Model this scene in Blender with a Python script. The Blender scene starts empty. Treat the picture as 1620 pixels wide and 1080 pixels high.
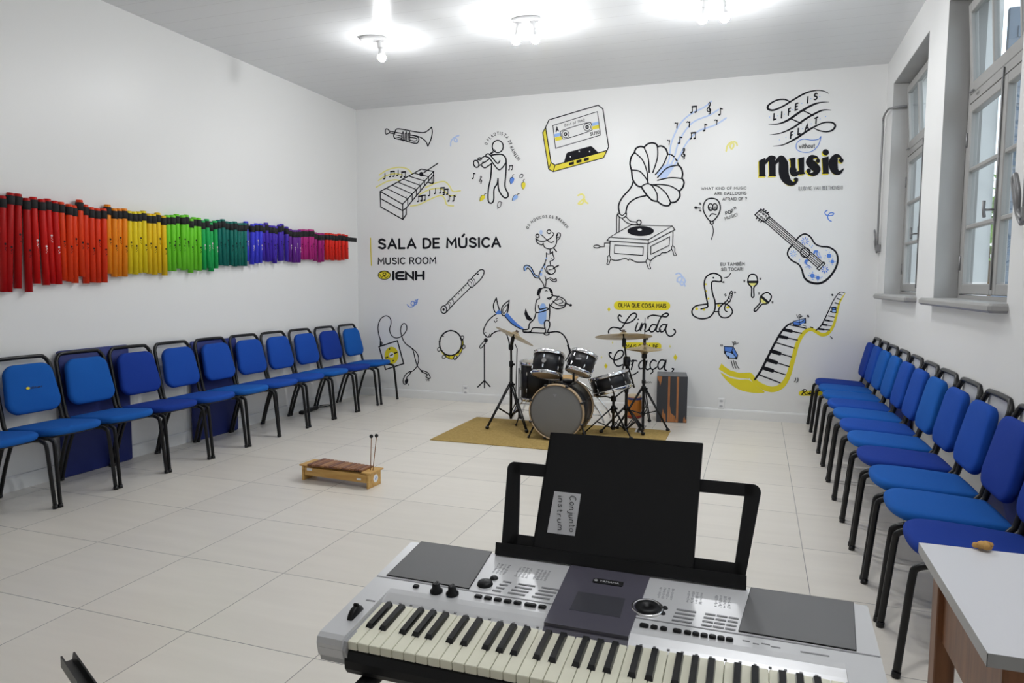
import bpy, bmesh, math, random
from mathutils import Vector, Matrix, geometry
random.seed(7)
S = bpy.context.scene
COL = S.collection
PI = math.pi

# ------------------------------------------------------------------ camera
F_PX, YAW, PITCH, ROLL, CAM_H = 1112.15, .3356, .0838, .0050, 1.40
XL, XR, YB, ZC = -4.648, 1.085, 7.567, 3.460        # left wall, right wall, mural wall, ceiling
YF = -1.60                                          # wall behind the camera
_fw = Vector((-math.sin(YAW)*math.cos(PITCH), math.cos(YAW)*math.cos(PITCH), -math.sin(PITCH)))
_rt0 = Vector((math.cos(YAW), math.sin(YAW), 0)); _up0 = _rt0.cross(_fw)
_rt = math.cos(ROLL)*_rt0 + math.sin(ROLL)*_up0
_up = -math.sin(ROLL)*_rt0 + math.cos(ROLL)*_up0
cam = bpy.data.cameras.new('camera'); co = bpy.data.objects.new('camera', cam); COL.objects.link(co)
cam.sensor_width = 36; cam.lens = F_PX*36/1620; cam.clip_start = .02; cam.clip_end = 200
M = Matrix.Identity(4)
for i in range(3):
    M[i][0] = _rt[i]; M[i][1] = _up[i]; M[i][2] = -_fw[i]
M[2][3] = CAM_H
co.matrix_world = M
S.camera = co
CAMP = Vector((0, 0, CAM_H))
def ray(px, py): return _fw + _rt*((px-810)/F_PX) - _up*((py-540)/F_PX)
def wall_point(px, py, y=YB):                      # photo measurement -> point on the plane Y = y
    d = ray(px, py); return CAMP + d*(y/d.y)

# ------------------------------------------------------------------ world, exposure
w = bpy.data.worlds.new('daylight'); S.world = w; w.use_nodes = True
bg = w.node_tree.nodes['Background']; bg.inputs[0].default_value = (.84, .92, 1, 1); bg.inputs[1].default_value = 2.6
S.view_settings.view_transform = 'Standard'; S.view_settings.look = 'None'
S.view_settings.gamma = 1; S.view_settings.use_curve_mapping = False
S.view_settings.exposure = 0.0
BULB = 765.0                                        # radiance of the ceiling bulbs

# ------------------------------------------------------------------ materials
def mat(name, col, rough=.5, metal=0, spec=.5, coat=0, emit=0, noise=None, bump=0, bscale=200):
    m = bpy.data.materials.new(name); m.use_nodes = True
    nt = m.node_tree; b = nt.nodes['Principled BSDF']
    b.inputs['Base Color'].default_value = (*col, 1); b.inputs['Roughness'].default_value = rough
    b.inputs['Metallic'].default_value = metal; b.inputs['Specular IOR Level'].default_value = spec
    b.inputs['Coat Weight'].default_value = coat
    if emit:
        b.inputs['Emission Color'].default_value = (*col, 1); b.inputs['Emission Strength'].default_value = emit
    if noise or bump:
        tc = nt.nodes.new('ShaderNodeTexCoord')
        n = nt.nodes.new('ShaderNodeTexNoise'); n.inputs['Scale'].default_value = noise[1] if noise else bscale
        n.inputs['Detail'].default_value = 4
        mp = nt.nodes.new('ShaderNodeMapping'); nt.links.new(tc.outputs['Object'], mp.inputs[0]); nt.links.new(mp.outputs[0], n.inputs['Vector'])
        if noise:
            if len(noise) > 2: mp.inputs['Scale'].default_value = noise[2]
            mx = nt.nodes.new('ShaderNodeMix'); mx.data_type = 'RGBA'
            mx.inputs[6].default_value = (*col, 1); mx.inputs[7].default_value = (*noise[0], 1)
            cr = nt.nodes.new('ShaderNodeMapRange'); cr.inputs[1].default_value = .35; cr.inputs[2].default_value = .65
            nt.links.new(n.outputs[0], cr.inputs[0]); nt.links.new(cr.outputs[0], mx.inputs[0]); nt.links.new(mx.outputs[2], b.inputs['Base Color'])
        if bump:
            n2 = nt.nodes.new('ShaderNodeTexNoise'); n2.inputs['Scale'].default_value = bscale; nt.links.new(tc.outputs['Object'], n2.inputs['Vector'])
            bp = nt.nodes.new('ShaderNodeBump'); bp.inputs['Strength'].default_value = bump; bp.inputs['Distance'].default_value = .002
            nt.links.new(n2.outputs[0], bp.inputs['Height']); nt.links.new(bp.outputs[0], b.inputs['Normal'])
    return m

def tile_mat():
    m = mat('porcelain_tile', (.60, .575, .53), .3); nt = m.node_tree; L = nt.links; b = nt.nodes['Principled BSDF']
    g = nt.nodes.new('ShaderNodeNewGeometry'); sp = nt.nodes.new('ShaderNodeSeparateXYZ'); L.new(g.outputs['Position'], sp.inputs[0])
    def mth(op, a, b_=None, c=None):
        n = nt.nodes.new('ShaderNodeMath'); n.operation = op
        for i, v in enumerate((a, b_, c)):
            if v is None: continue
            if isinstance(v, (int, float)): n.inputs[i].default_value = v
            else: L.new(v, n.inputs[i])
        return n.outputs[0]
    ux = mth('DIVIDE', mth('SUBTRACT', sp.outputs[0], .2666), .595)
    uy = mth('DIVIDE', mth('SUBTRACT', sp.outputs[1], YB), .604)
    def edge(u):
        fr = mth('FRACT', mth('ADD', u, 100)); return mth('MINIMUM', fr, mth('SUBTRACT', 1, fr))
    e = mth('MINIMUM', edge(ux), edge(uy))
    line = mth('LESS_THAN', e, .0032)
    cv = nt.nodes.new('ShaderNodeCombineXYZ'); L.new(mth('FLOOR', mth('ADD', ux, 100)), cv.inputs[0]); L.new(mth('FLOOR', mth('ADD', uy, 100)), cv.inputs[1])
    wn = nt.nodes.new('ShaderNodeTexWhiteNoise'); L.new(cv.outputs[0], wn.inputs['Vector'])
    # soft stone veins running along X, a different stretch on every tile
    sc = nt.nodes.new('ShaderNodeCombineXYZ')
    L.new(mth('MULTIPLY', sp.outputs[0], 1.2), sc.inputs[0]); L.new(mth('MULTIPLY', sp.outputs[1], 9), sc.inputs[1]); L.new(mth('MULTIPLY', wn.outputs['Value'], 40), sc.inputs[2])
    ns = nt.nodes.new('ShaderNodeTexNoise'); ns.inputs['Scale'].default_value = 1.4; ns.inputs['Detail'].default_value = 5; L.new(sc.outputs[0], ns.inputs['Vector'])
    t = mth('ADD', mth('MULTIPLY', ns.outputs[0], .75), mth('MULTIPLY', wn.outputs['Value'], .25))
    mx = nt.nodes.new('ShaderNodeMix'); mx.data_type = 'RGBA'; mx.inputs[6].default_value = (.69, .645, .575, 1); mx.inputs[7].default_value = (.85, .80, .72, 1); L.new(t, mx.inputs[0])
    m2 = nt.nodes.new('ShaderNodeMix'); m2.data_type = 'RGBA'; m2.inputs[7].default_value = (.27, .25, .23, 1); L.new(line, m2.inputs[0]); L.new(mx.outputs[2], m2.inputs[6])
    L.new(m2.outputs[2], b.inputs['Base Color'])
    return m

def ceiling_mat():
    m = mat('pvc_panel', (.74, .75, .76), .22); nt = m.node_tree; L = nt.links; b = nt.nodes['Principled BSDF']
    g = nt.nodes.new('ShaderNodeNewGeometry'); sp = nt.nodes.new('ShaderNodeSeparateXYZ'); L.new(g.outputs['Position'], sp.inputs[0])
    d = nt.nodes.new('ShaderNodeMath'); d.operation = 'MULTIPLY'; d.inputs[1].default_value = 5.0; L.new(sp.outputs[1], d.inputs[0])
    f = nt.nodes.new('ShaderNodeMath'); f.operation = 'FRACT'; L.new(d.outputs[0], f.inputs[0])
    s = nt.nodes.new('ShaderNodeMath'); s.operation = 'LESS_THAN'; s.inputs[1].default_value = .018; L.new(f.outputs[0], s.inputs[0])
    bp = nt.nodes.new('ShaderNodeBump'); bp.invert = True; bp.inputs['Strength'].default_value = .5; bp.inputs['Distance'].default_value = .004
    L.new(s.outputs[0], bp.inputs['Height']); L.new(bp.outputs[0], b.inputs['Normal'])
    mx = nt.nodes.new('ShaderNodeMix'); mx.data_type = 'RGBA'; mx.inputs[6].default_value = (.74, .75, .76, 1); mx.inputs[7].default_value = (.58, .58, .59, 1)
    L.new(s.outputs[0], mx.inputs[0]); L.new(mx.outputs[2], b.inputs['Base Color'])
    return m

def glass_mat():
    m = bpy.data.materials.new('window_glass'); m.use_nodes = True; nt = m.node_tree; nt.nodes.clear()
    o = nt.nodes.new('ShaderNodeOutputMaterial'); t = nt.nodes.new('ShaderNodeBsdfTransparent'); g = nt.nodes.new('ShaderNodeBsdfGlossy')
    t.inputs[0].default_value = (.93, .96, .97, 1); g.inputs['Roughness'].default_value = .02
    mx = nt.nodes.new('ShaderNodeMixShader'); fr = nt.nodes.new('ShaderNodeFresnel'); fr.inputs[0].default_value = 1.3
    gm = nt.nodes.new('ShaderNodeNewGeometry'); k = nt.nodes.new('ShaderNodeMath'); k.operation = 'SUBTRACT'; k.inputs[0].default_value = 1; nt.links.new(gm.outputs['Backfacing'], k.inputs[1])
    k2 = nt.nodes.new('ShaderNodeMath'); k2.operation = 'MULTIPLY'; nt.links.new(k.outputs[0], k2.inputs[0]); nt.links.new(fr.outputs[0], k2.inputs[1]); nt.links.new(k2.outputs[0], mx.inputs[0]); nt.links.new(t.outputs[0], mx.inputs[1]); nt.links.new(g.outputs[0], mx.inputs[2]); nt.links.new(mx.outputs[0], o.inputs[0])
    return m

def grille_mat(): return mat('speaker_grille', (.12, .12, .122), .36, .45, bump=.3, bscale=1500)

WALL = mat('wall_paint', (.80, .80, .79), .38, bump=.06, bscale=60)
CEIL = ceiling_mat(); TILE = tile_mat(); GLASS = glass_mat(); GRILLE = grille_mat()
TRIM = mat('skirting_white', (.78, .78, .77), .35)
WFRAME = mat('window_paint', (.33, .325, .315), .4, bump=.1, bscale=40)
REVEAL_SHADE = mat('reveal_shade_and_stain', (.47, .47, .465), .6, noise=((.40, .395, .385), 3, (1, 1, .4)))  # shade of the window reveals put into a grey base, with stains
STEELP = mat('grey_rod', (.25, .25, .255), .45, .5)
BLACKM = mat('black_metal', (.005, .005, .006), .32, spec=.4)
BLACKP = mat('black_plastic', (.005, .005, .006), .45, spec=.3)
BLACKR = mat('black_rubber', (.012, .012, .012), .8)
FAB = dict(A=mat('fabric_azure', (.009, .105, .42), .85, spec=.2, bump=.35, bscale=900),
           M=mat('fabric_royal', (.010, .070, .38), .85, spec=.2, bump=.35, bscale=900),
           D=mat('fabric_navy', (.009, .042, .29), .85, spec=.2, bump=.35, bscale=900))
MATF = mat('mat_cover', (.007, .019, .155), .6, bump=.15, bscale=300)
CHROME = mat('chrome', (.75, .75, .76), .16, 1)
SHELL = mat('drum_lacquer', (.007, .007, .009), .4, spec=.35)
HEADG = mat('drum_head_grey', (.165, .163, .16), .4)
HEADW = mat('drum_head_clear', (.62, .58, .50), .4)
HEADT = mat('drum_head_tan', (.50, .36, .22), .4)
HOOPW = mat('hoop_wood', (.42, .30, .18), .4)
BRASS = mat('cymbal_brass', (.56, .45, .27), .33, .9, noise=((.44, .34, .19), 14))
RUGM = mat('rug_brown', (.44, .31, .115), .95, spec=.1, noise=((.34, .235, .08), 60), bump=.5, bscale=400)
PINE = mat('pine_wood', (.66, .40, .12), .45, noise=((.52, .28, .07), 5, (1, 9, 9)))
ROSE = [mat('bar_wood_'+n, c, .4, noise=(c2, 6, (9, 1, 9))) for n, c, c2 in
        (('dark', (.20, .075, .03), (.13, .045, .02)), ('mid', (.30, .13, .05), (.22, .085, .03)), ('light', (.40, .20, .08), (.30, .13, .05)))]
TABLEW = mat('table_laminate', (.66, .66, .69), .3)
TABLEE = mat('laminate_edge', (.36, .36, .36), .4)
TABLEB = mat('table_brown_wood', (.24, .095, .035), .45, noise=((.15, .055, .02), 7, (6, 6, .7)))
SILVER = mat('silver_plastic', (.63, .63, .64), .33, .2)
SILVERD = mat('silver_edge', (.40, .40, .41), .38, .25)
DISPLAY = mat('display_panel', (.085, .08, .105), .22)
LCD = mat('lcd_glass', (.055, .055, .066), .2)
IVORY = mat('white_key', (.83, .81, .66), .18)
EBONY = mat('black_key', (.01, .01, .011), .15)
PRINT = mat('grey_print', (.22, .22, .23), .5)
PAPER = mat('white_paper', (.62, .62, .64), .6)
INK = mat('black_ink', (.012, .012, .013), .5)
WHITEP = mat('white_plastic', (.82, .82, .82), .3)
BLACKPAINT = mat('mural_black', (.010, .010, .014), .7, spec=.15)
YEL = mat('mural_yellow', (.78, .66, .02), .45)
YELP = mat('mural_pale_yellow', (.82, .76, .22), .45)
BLUE = mat('mural_blue', (.08, .22, .68), .45)
BLUEL = mat('mural_light_blue', (.30, .48, .85), .45)
BLUEP = mat('mural_pale_blue', (.48, .60, .86), .45)
MWHITE = mat('mural_white', (.80, .80, .79), .45)

# ------------------------------------------------------------------ mesh helpers
class MB:
    """Collects shapes; build() links them as ONE mesh object."""
    def __init__(s): s.v = []; s.f = []; s.m = []; s.sm = []
    def add(s, vs, fs, mi=0, smooth=False, mtx=None):
        o = len(s.v)
        s.v += [(mtx @ Vector(v)) if mtx is not None else Vector(v) for v in vs]
        s.f += [[i+o for i in f] for f in fs]; s.m += [mi]*len(fs); s.sm += [smooth]*len(fs)
        return s
    def box(s, c, d, mi=0, mtx=None, bev=0):
        x, y, z = c; a, b, e = d[0]/2, d[1]/2, d[2]/2
        if bev:
            bev = min(bev, a*.9, b*.9, e*.9)
            pl = [(-a+bev, -b), (a-bev, -b), (a, -b+bev), (a, b-bev), (a-bev, b), (-a+bev, b), (-a, b-bev), (-a, -b+bev)]
            pin = [(px*(a-bev)/a, py*(b-bev)/b) for px, py in pl]
            rings = [(pin, -e), (pl, -e+bev), (pl, e-bev), (pin, e)]
            vs = [(x+px, y+py, z+h) for r, h in rings for px, py in r]
            fs = [list(range(7, -1, -1)), list(range(24, 32))]
            for k in range(3):
                for i in range(8): fs.append([k*8+i, k*8+(i+1) % 8, k*8+8+(i+1) % 8, k*8+8+i])
            return s.add(vs, fs, mi, False, mtx)
        vs = [(x+i*a, y+j*b, z+k*e) for k in (-1, 1) for j in (-1, 1) for i in (-1, 1)]
        return s.add(vs, [[0, 2, 3, 1], [4, 5, 7, 6], [0, 1, 5, 4], [2, 6, 7, 3], [0, 4, 6, 2], [1, 3, 7, 5]], mi, False, mtx)
    def tube(s, pts, r, n=10, mi=0, mtx=None, closed=False, sx=1.0):
        P = [Vector(p) for p in pts]; k = len(P)
        R = r if isinstance(r, (list, tuple)) else [r]*k
        T = []
        for i in range(k):
            a = P[(i-1) % k] if closed or i > 0 else P[i]; b = P[(i+1) % k] if closed or i < k-1 else P[i]
            t = (b-a); T.append(t.normalized() if t.length > 1e-9 else Vector((0, 0, 1)))
        ref = Vector((0, 0, 1)) if abs(T[0].z) < .9 else Vector((1, 0, 0))
        nrm = (ref - T[0]*ref.dot(T[0])).normalized(); vs = []
        for i in range(k):
            nrm = (nrm - T[i]*nrm.dot(T[i])).normalized(); bn = T[i].cross(nrm)
            for j in range(n):
                a = 2*PI*j/n; vs.append(P[i] + nrm*(math.cos(a)*R[i]) + bn*(math.sin(a)*R[i]*sx))
        fs = []
        for i in range(k if closed else k-1):
            for j in range(n):
                i2 = (i+1) % k; fs.append([i*n+j, i*n+(j+1) % n, i2*n+(j+1) % n, i2*n+j])
        s.add(vs, fs, mi, True, mtx)
        if not closed:
            o = len(s.v)-len(vs)
            s.f.append([o+j for j in range(n-1, -1, -1)]); s.f.append([o+(k-1)*n+j for j in range(n)]); s.m += [mi, mi]; s.sm += [False, False]
        return s
    def lathe(s, prof, n=32, mi=0, mtx=None, smooth=True):     # profile of (radius, height) about local Z
        vs = []; fs = []
        for r, h in prof:
            for j in range(n):
                a = 2*PI*j/n; vs.append((r*math.cos(a), r*math.sin(a), h))
        for i in range(len(prof)-1):
            for j in range(n): fs.append([i*n+j, i*n+(j+1) % n, (i+1)*n+(j+1) % n, (i+1)*n+j])
        return s.add(vs, fs, mi, smooth, mtx)
    def disc(s, r, h, n=32, mi=0, mtx=None): return s.add([(r*math.cos(2*PI*j/n), r*math.sin(2*PI*j/n), h) for j in range(n)], [list(range(n))], mi, False, mtx)
    def ball(s, c, r, n=14, mi=0, sc=(1, 1, 1), mtx=None):
        m = Matrix.Translation(Vector(c)) @ Matrix.Diagonal((*sc, 1))
        if mtx is not None: m = mtx @ m
        k = n//2
        return s.lathe([(max(r*math.sin(PI*i/k), 1e-5), -r*math.cos(PI*i/k)) for i in range(k+1)], n, mi, m)
    def prism(s, poly, h0, h1, mi=0, mtx=None, smooth=False):  # polygon in local XY between two heights
        n = len(poly); vs = [(x, y, h0) for x, y in poly]+[(x, y, h1) for x, y in poly]
        fs = [list(range(n-1, -1, -1)), list(range(n, 2*n))]
        s.add(vs, fs, mi, False, mtx)
        return s.add(vs, [[i, (i+1) % n, n+(i+1) % n, n+i] for i in range(n)], mi, smooth, mtx)
    def layers(s, polys, mi=0, mtx=None, smooth=True):         # stack of equal-length closed 3D rings, capped
        n = len(polys[0]); vs = [p for r in polys for p in r]; fs = []
        for k in range(len(polys)-1):
            for i in range(n): fs.append([k*n+i, k*n+(i+1) % n, (k+1)*n+(i+1) % n, (k+1)*n+i])
        fs.append(list(range(n-1, -1, -1))); fs.append([(len(polys)-1)*n+i for i in range(n)])
        return s.add(vs, fs, mi, smooth, mtx)
    def build(s, name, mats, parent=None, world=False, fix=True):
        me = bpy.data.meshes.new(name)
        off = parent.location if (world and parent is not None) else Vector((0, 0, 0))
        me.from_pydata([tuple(v-off) for v in s.v], [], s.f)
        for m in (mats if isinstance(mats, (list, tuple)) else [mats]): me.materials.append(m)
        for p, mi, sm in zip(me.polygons, s.m, s.sm): p.material_index = mi; p.use_smooth = sm
        if fix:
            bm = bmesh.new(); bm.from_mesh(me); bmesh.ops.recalc_face_normals(bm, faces=bm.faces); bm.to_mesh(me); bm.free()
        me.update()
        o = bpy.data.objects.new(name, me); COL.objects.link(o)
        if parent is not None: o.parent = parent
        return o

def smooth_path(pts, closed=False, k=7):
    n = len(pts); out = []
    if n < 3: return list(pts)
    rng = range(n if closed else n-1)
    for i in rng:
        if closed: a, b, c, d = pts[(i-1) % n], pts[i], pts[(i+1) % n], pts[(i+2) % n]
        else: a, b, c, d = pts[max(i-1, 0)], pts[i], pts[i+1], pts[min(i+2, n-1)]
        for q in range(k):
            t = q/k
            out.append(tuple(.5*((2*b[j])+(-a[j]+c[j])*t+(2*a[j]-5*b[j]+4*c[j]-d[j])*t*t+(-a[j]+3*b[j]-3*c[j]+d[j])*t**3) for j in range(len(b))))
    if not closed: out.append(tuple(pts[-1]))
    return out
def rounded(w, h, r, n=6, w2=None):           # rounded rectangle outline, w2 = width of the top edge
    out = []; w2 = w if w2 is None else w2
    for cx, cy, a0 in ((1, 1, 0), (-1, 1, 90), (-1, -1, 180), (1, -1, 270)):
        ww = (w2 if cy > 0 else w)/2
        for k in range(n+1):
            a = math.radians(a0+90*k/n); out.append((cx*(ww-r)+r*math.cos(a), cy*(h/2-r)+r*math.sin(a)))
    return out
def empty(name, loc, rz=0):
    o = bpy.data.objects.new(name, None); COL.objects.link(o); o.location = loc; o.rotation_euler = (0, 0, rz); o.empty_display_size = .1
    return o
def under(o, part):                            # makes o a sub-part of a part of the same thing
    o.parent = part; return o
def tag(o, label=None, cat=None, group=None, kind=None):
    for k, v in (('label', label), ('category', cat), ('group', group), ('kind', kind)):
        if v: o[k] = v
    return o
def thing(name, label, cat, loc=(0, 0, 0), rz=0, group=None): return tag(empty(name, loc, rz), label, cat, group)
def struct(name, mb, m, parent=None):
    o = mb.build(name, m, parent)
    if parent is None: o['kind'] = 'structure'
    return o
def recenter(o):                              # puts a single-mesh thing's origin at the middle of its base
    vs = [v.co.copy() for v in o.data.vertices]
    c = Vector((sum(v.x for v in vs)/len(vs), sum(v.y for v in vs)/len(vs), min(v.z for v in vs)))
    for v in o.data.vertices: v.co = v.co-c
    o.location = c; return o
def axis_mtx(p, d, up=(0, 0, 1)):             # local Z along d, placed at p
    z = Vector(d).normalized(); u = Vector(up)
    if abs(z.dot(u)) > .98: u = Vector((0, 1, 0))
    x = u.cross(z).normalized(); y = z.cross(x)
    m = Matrix.Identity(4)
    for i in range(3): m[i][0], m[i][1], m[i][2], m[i][3] = x[i], y[i], z[i], p[i]
    return m
ORD = ['first', 'second', 'third', 'fourth', 'fifth', 'sixth', 'seventh', 'eighth', 'ninth', 'tenth', 'eleventh', 'twelfth']
# ================================================================== the room
struct('floor', MB().box(((XL+XR)/2, (YB+YF)/2, -.05), (XR-XL+.4, YB-YF+.4, .1)), TILE)
struct('ceiling', MB().box(((XL+XR)/2, (YB+YF)/2, ZC+.05), (XR-XL+.4, YB-YF+.4, .1)), CEIL)
struct('wall_left', MB().box((XL-.1, (YB+YF)/2, ZC/2), (.2, YB-YF, ZC)), WALL)
struct('wall_back', MB().box(((XL+XR)/2, YB+.1, ZC/2), (XR-XL+.4, .2, ZC)), WALL)
struct('wall_front', MB().box(((XL+XR)/2, YF-.1, ZC/2), (XR-XL+.4, .2, ZC)), WALL)
WINS = [(5.81, 7.22), (3.82, 5.27), (1.83, 3.28)]       # far to near, along the right wall
ZS, ZT, WD = 1.311, 3.189, .30                          # sill, head, wall thickness
b = MB()
ys = [YF]+[v for wn in sorted(WINS) for v in wn]+[YB]
for i in range(0, len(ys), 2): b.box((XR+WD/2, (ys[i]+ys[i+1])/2, ZC/2), (WD, ys[i+1]-ys[i], ZC))
for a, c in WINS:
    b.box((XR+WD/2, (a+c)/2, ZS/2), (WD, c-a, ZS)); b.box((XR+WD/2, (a+c)/2, (ZT+ZC)/2), (WD, c-a, ZC-ZT))
struct('wall_right', b, WALL)
def skirt(name, p0, p1, nrm):
    p0, p1, n = Vector(p0), Vector(p1), Vector(nrm); prof = [(0, 0), (.014, 0), (.014, .085), (.010, .098), (0, .102)]
    struct(name, MB().layers([[tuple(p+n*d+Vector((0, 0, h))) for d, h in prof] for p in (p0, p1)], smooth=False), TRIM)
skirt('baseboard_back', (XL, YB, 0), (XR, YB, 0), (0, -1, 0))
skirt('baseboard_left', (XL, YF, 0), (XL, YB-.014, 0), (1, 0, 0))
skirt('baseboard_right', (XR, YF, 0), (XR, YB-.014, 0), (-1, 0, 0))

def window(n, y0, y1):
    X = XR+.135                                          # inner face of the frame
    root = empty('window_%d' % n, (X, (y0+y1)/2, ZS)); root['kind'] = 'structure'
    yc = 0; W = (y1-y0); h = ZT-ZS
    f = MB(); T = .045
    for s_ in (-1, 1): f.box((.035, s_*(W/2-T/2), h/2), (.07, T, h))
    f.box((.035, 0, h-T/2), (.07, W-2*T, T)); f.box((.035, 0, T/4), (.07, W-2*T, T/2)); f.box((.035, 0, 1.245), (.07, W-2*T, .05))
    f.build('outer_frame', WFRAME, root)
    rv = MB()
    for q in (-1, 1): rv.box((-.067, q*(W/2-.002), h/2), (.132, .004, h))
    rv.box((-.067, 0, h-.002), (.132, W-.01, .004)); rv.build('reveal_shade_lining', REVEAL_SHADE, root)  # thin boxes added to carry the painted shade of the reveal
    s = MB().box((-.095, 0, -.02), (.24, W+.06, .045), bev=.012); s.build('sill', WFRAME, root)
    lw = W/2-T                                          # casement leaves
    for sgn in (1, -1):
        cy = sgn*lw/2; st = .055; z0, z1 = .03, 1.215; lf = MB()
        for q in (-1, 1): lf.box((.02, cy+q*(lw/2-st/2-.002), (z0+z1)/2), (.045, st, z1-z0), bev=.005)
        lf.box((.02, cy, z0+.032), (.045, lw-2*st, .064), bev=.005); lf.box((.02, cy, z1-.03), (.045, lw-2*st, .06), bev=.005)
        hh = (z1-.06-z0-.064)/3
        for k in (1, 2): lf.box((.02, cy, z0+.064+hh*k), (.035, lw-2*st, .028), bev=.006)
        leaf = lf.build('casement', WFRAME, root)
        g = MB()
        for k in range(3): g.box((.022, cy, z0+.064+hh*(k+.5)), (.004, lw-2*st+.01, hh-.02))
        g.build('pane', GLASS, leaf)
        hg = MB()
        for zz in (.18, .95): hg.tube([(-.006, sgn*(W/2-T-.004), zz), (-.006, sgn*(W/2-T-.004), zz+.09)], .007, 8)
        hg.build('hinge', STEELP, leaf)
        if sgn == 1:
            k = MB().box((-.008, cy-lw/2+.012, .50), (.012, .02, .12), bev=.003)
            k.tube([(-.012, cy-lw/2+.012, .50), (-.06, cy-lw/2+.012, .50)], .006, 8); k.tube([(-.06, cy-lw/2+.0, .46), (-.062, cy-lw/2+.015, .50), (-.06, cy-lw/2+.02, .55)], .009, 8)
            k.tube([(-.006, cy-lw/2+.012, .06), (-.006, cy-lw/2+.012, 1.26)], .005, 6)
            k.build('handle', STEELP, leaf)
    t = MB(); z0, z1 = 1.275, h-T; tilt = Matrix.Translation((.02, 0, z0)) @ Matrix.Rotation(math.radians(-4), 4, 'Y'); H = z1-z0-.01; TW = W-2*T-.01
    for q in (-1, 1): t.box((0, q*(TW/2-.025), H/2), (.04, .05, H), bev=.004, mtx=tilt)
    t.box((0, 0, .035), (.04, TW-.1, .07), bev=.004, mtx=tilt); t.box((0, 0, H-.03), (.04, TW-.1, .06), bev=.004, mtx=tilt)
    for q in (-1, 1): t.box((0, q*TW/6, H/2), (.034, .03, H-.13), bev=.004, mtx=tilt)
    tr = t.build('transom', WFRAME, root)
    MB().box((0, 0, H/2), (.004, TW-.1, H-.13), mtx=tilt).build('pane', GLASS, tr)
    MB().box((-.03, W/2-.2, 1.262), (.02, .07, .012), bev=.004).build('catch', STEELP, tr)
    return root
for i, (a, c) in enumerate(WINS): window(i+1, a, c)
# window opener rods: a bent rod from the transom down to a handle on the wall
def opener(y, z0, z1, yb, label, kr=.008):
    t = thing('window_opener', label, 'window opener', (XR, y, z0)); e = yb-y
    r = MB(); pts = [(-.03, 0, .02), (-.03, .003, .5), (-.03, .0, z1-z0-.08), (-.03, -.012, z1-z0-.03), (-.03, -.05, z1-z0), (-.03, e+.03, z1-z0+.005), (-.015, e-.01, z1-z0+.006), (.05, e-.045, z1-z0+.008), (.125, e-.05, z1-z0+.01)]
    r.tube(smooth_path(pts, False, 4), .009, 8).build('rod', STEELP, t)
    MB().box((-.02, 0, 0), (.04, .03, .07), bev=.006).build('bracket', STEELP, t)
    k = MB(); k.tube(smooth_path([(-.035, .0, -.02), (-.04, .045, .02), (-.045, .035, .09), (-.05, .06, .16), (-.05, .075, .175), (-.05, .09, .15), (-.045, .07, .07), (-.035, .055, .0), (-.03, .02, -.04)], False, 4), kr, 8)
    k.build('handle', STEELP, t)
opener(7.50, 1.74, 2.965, 7.22, 'thin grey crank rod with looped handle beside the far window')
opener(3.565, 1.70, 2.95, 3.28, 'grey looped opener handle at the right edge, beyond the large window', .011)

# outside: yard, neighbouring house, trees and open shutters
GRASS = mat('yard_ground', (.42, .42, .38), .9); HOUSE = mat('house_plaster', (.74, .70, .64), .8)
ROOFM = mat('roof_tile', (.33, .20, .15), .8); LEAF = mat('leaf_green', (.22, .34, .08), .7, noise=((.10, .18, .04), 8)); SHUT = mat('shutter_blue', (.19, .235, .30), .6)
struct('ground', MB().box((14, 4, -.55), (25, 40, .1)), GRASS)
hb = thing('neighbour_house', 'pale house with brown roof seen through the right windows', 'house', (10, 9, -.5))
MB().box((0, 0, 1.6), (4, 14, 3.2)).build('house_wall', HOUSE, hb)
MB().prism([(-2.5, 3.2), (2.5, 3.2), (0, 4.6)], -7.3, 7.3, mtx=Matrix.Rotation(PI/2, 4, 'X')).build('roof', ROOFM, hb)
wm = MB()
for k in range(4): wm.box((-2.02, -5+k*3, 1.7), (.06, 1.0, 1.2))
wm.build('house_window', mat('house_window_dark', (.12, .14, .17), .2), hb)
for k, (tx, ty, th, lb) in enumerate(((5.2, 20, 3.2, 'leafy green tree outside the far window'), (7.0, 27, 4.2, 'taller leafy tree outside, behind the house corner'))):
    tr = thing('tree', lb, 'tree', (tx, ty, -.5))
    MB().tube([(0, 0, 0), (.05, 0, th*.5), (0, .1, th)], [.15, .12, .06], 8).build('trunk', mat('bark_%d' % k, (.12, .08, .05), .9), tr)
    c = MB()
    for q in range(260):
        a, e = random.uniform(0, 2*PI), random.uniform(-.8, 1); r = random.uniform(.5, 1)*1.5
        p = Vector((r*math.cos(a)*math.sqrt(1-e*e*.6), r*math.sin(a)*math.sqrt(1-e*e*.6), th+r*e*.8)); s_ = random.uniform(.12, .26)
        m_ = Matrix.Translation(p) @ Matrix.Rotation(random.uniform(0, 6), 4, 'X') @ Matrix.Rotation(random.uniform(0, 6), 4, 'Z')
        c.add([(-s_, 0, 0), (0, -s_*.5, .03), (s_, 0, 0), (0, s_*.5, -.03)], [[0, 1, 2, 3]], 0, False, m_)
    c.build('foliage', LEAF, tr, fix=False)
for i, (a, c) in enumerate(WINS):
    st = thing('shutter', ('pale blue open shutter outside the far window', 'pale blue open shutter outside the large window', 'pale blue open shutter outside the window nearest the camera')[i], 'shutter', (XR+WD+.01, c-.02, ZS))
    m_ = MB(); m_.box((.24, 0, .9), (.46, .035, 1.78), bev=.004).build('shutter_panel', SHUT, st)
    q = MB()
    for k in range(16): q.box((.24, -.021, .14+k*.1), (.36, .008, .07), bev=.003)
    q.build('slat', SHUT, st)

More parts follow.
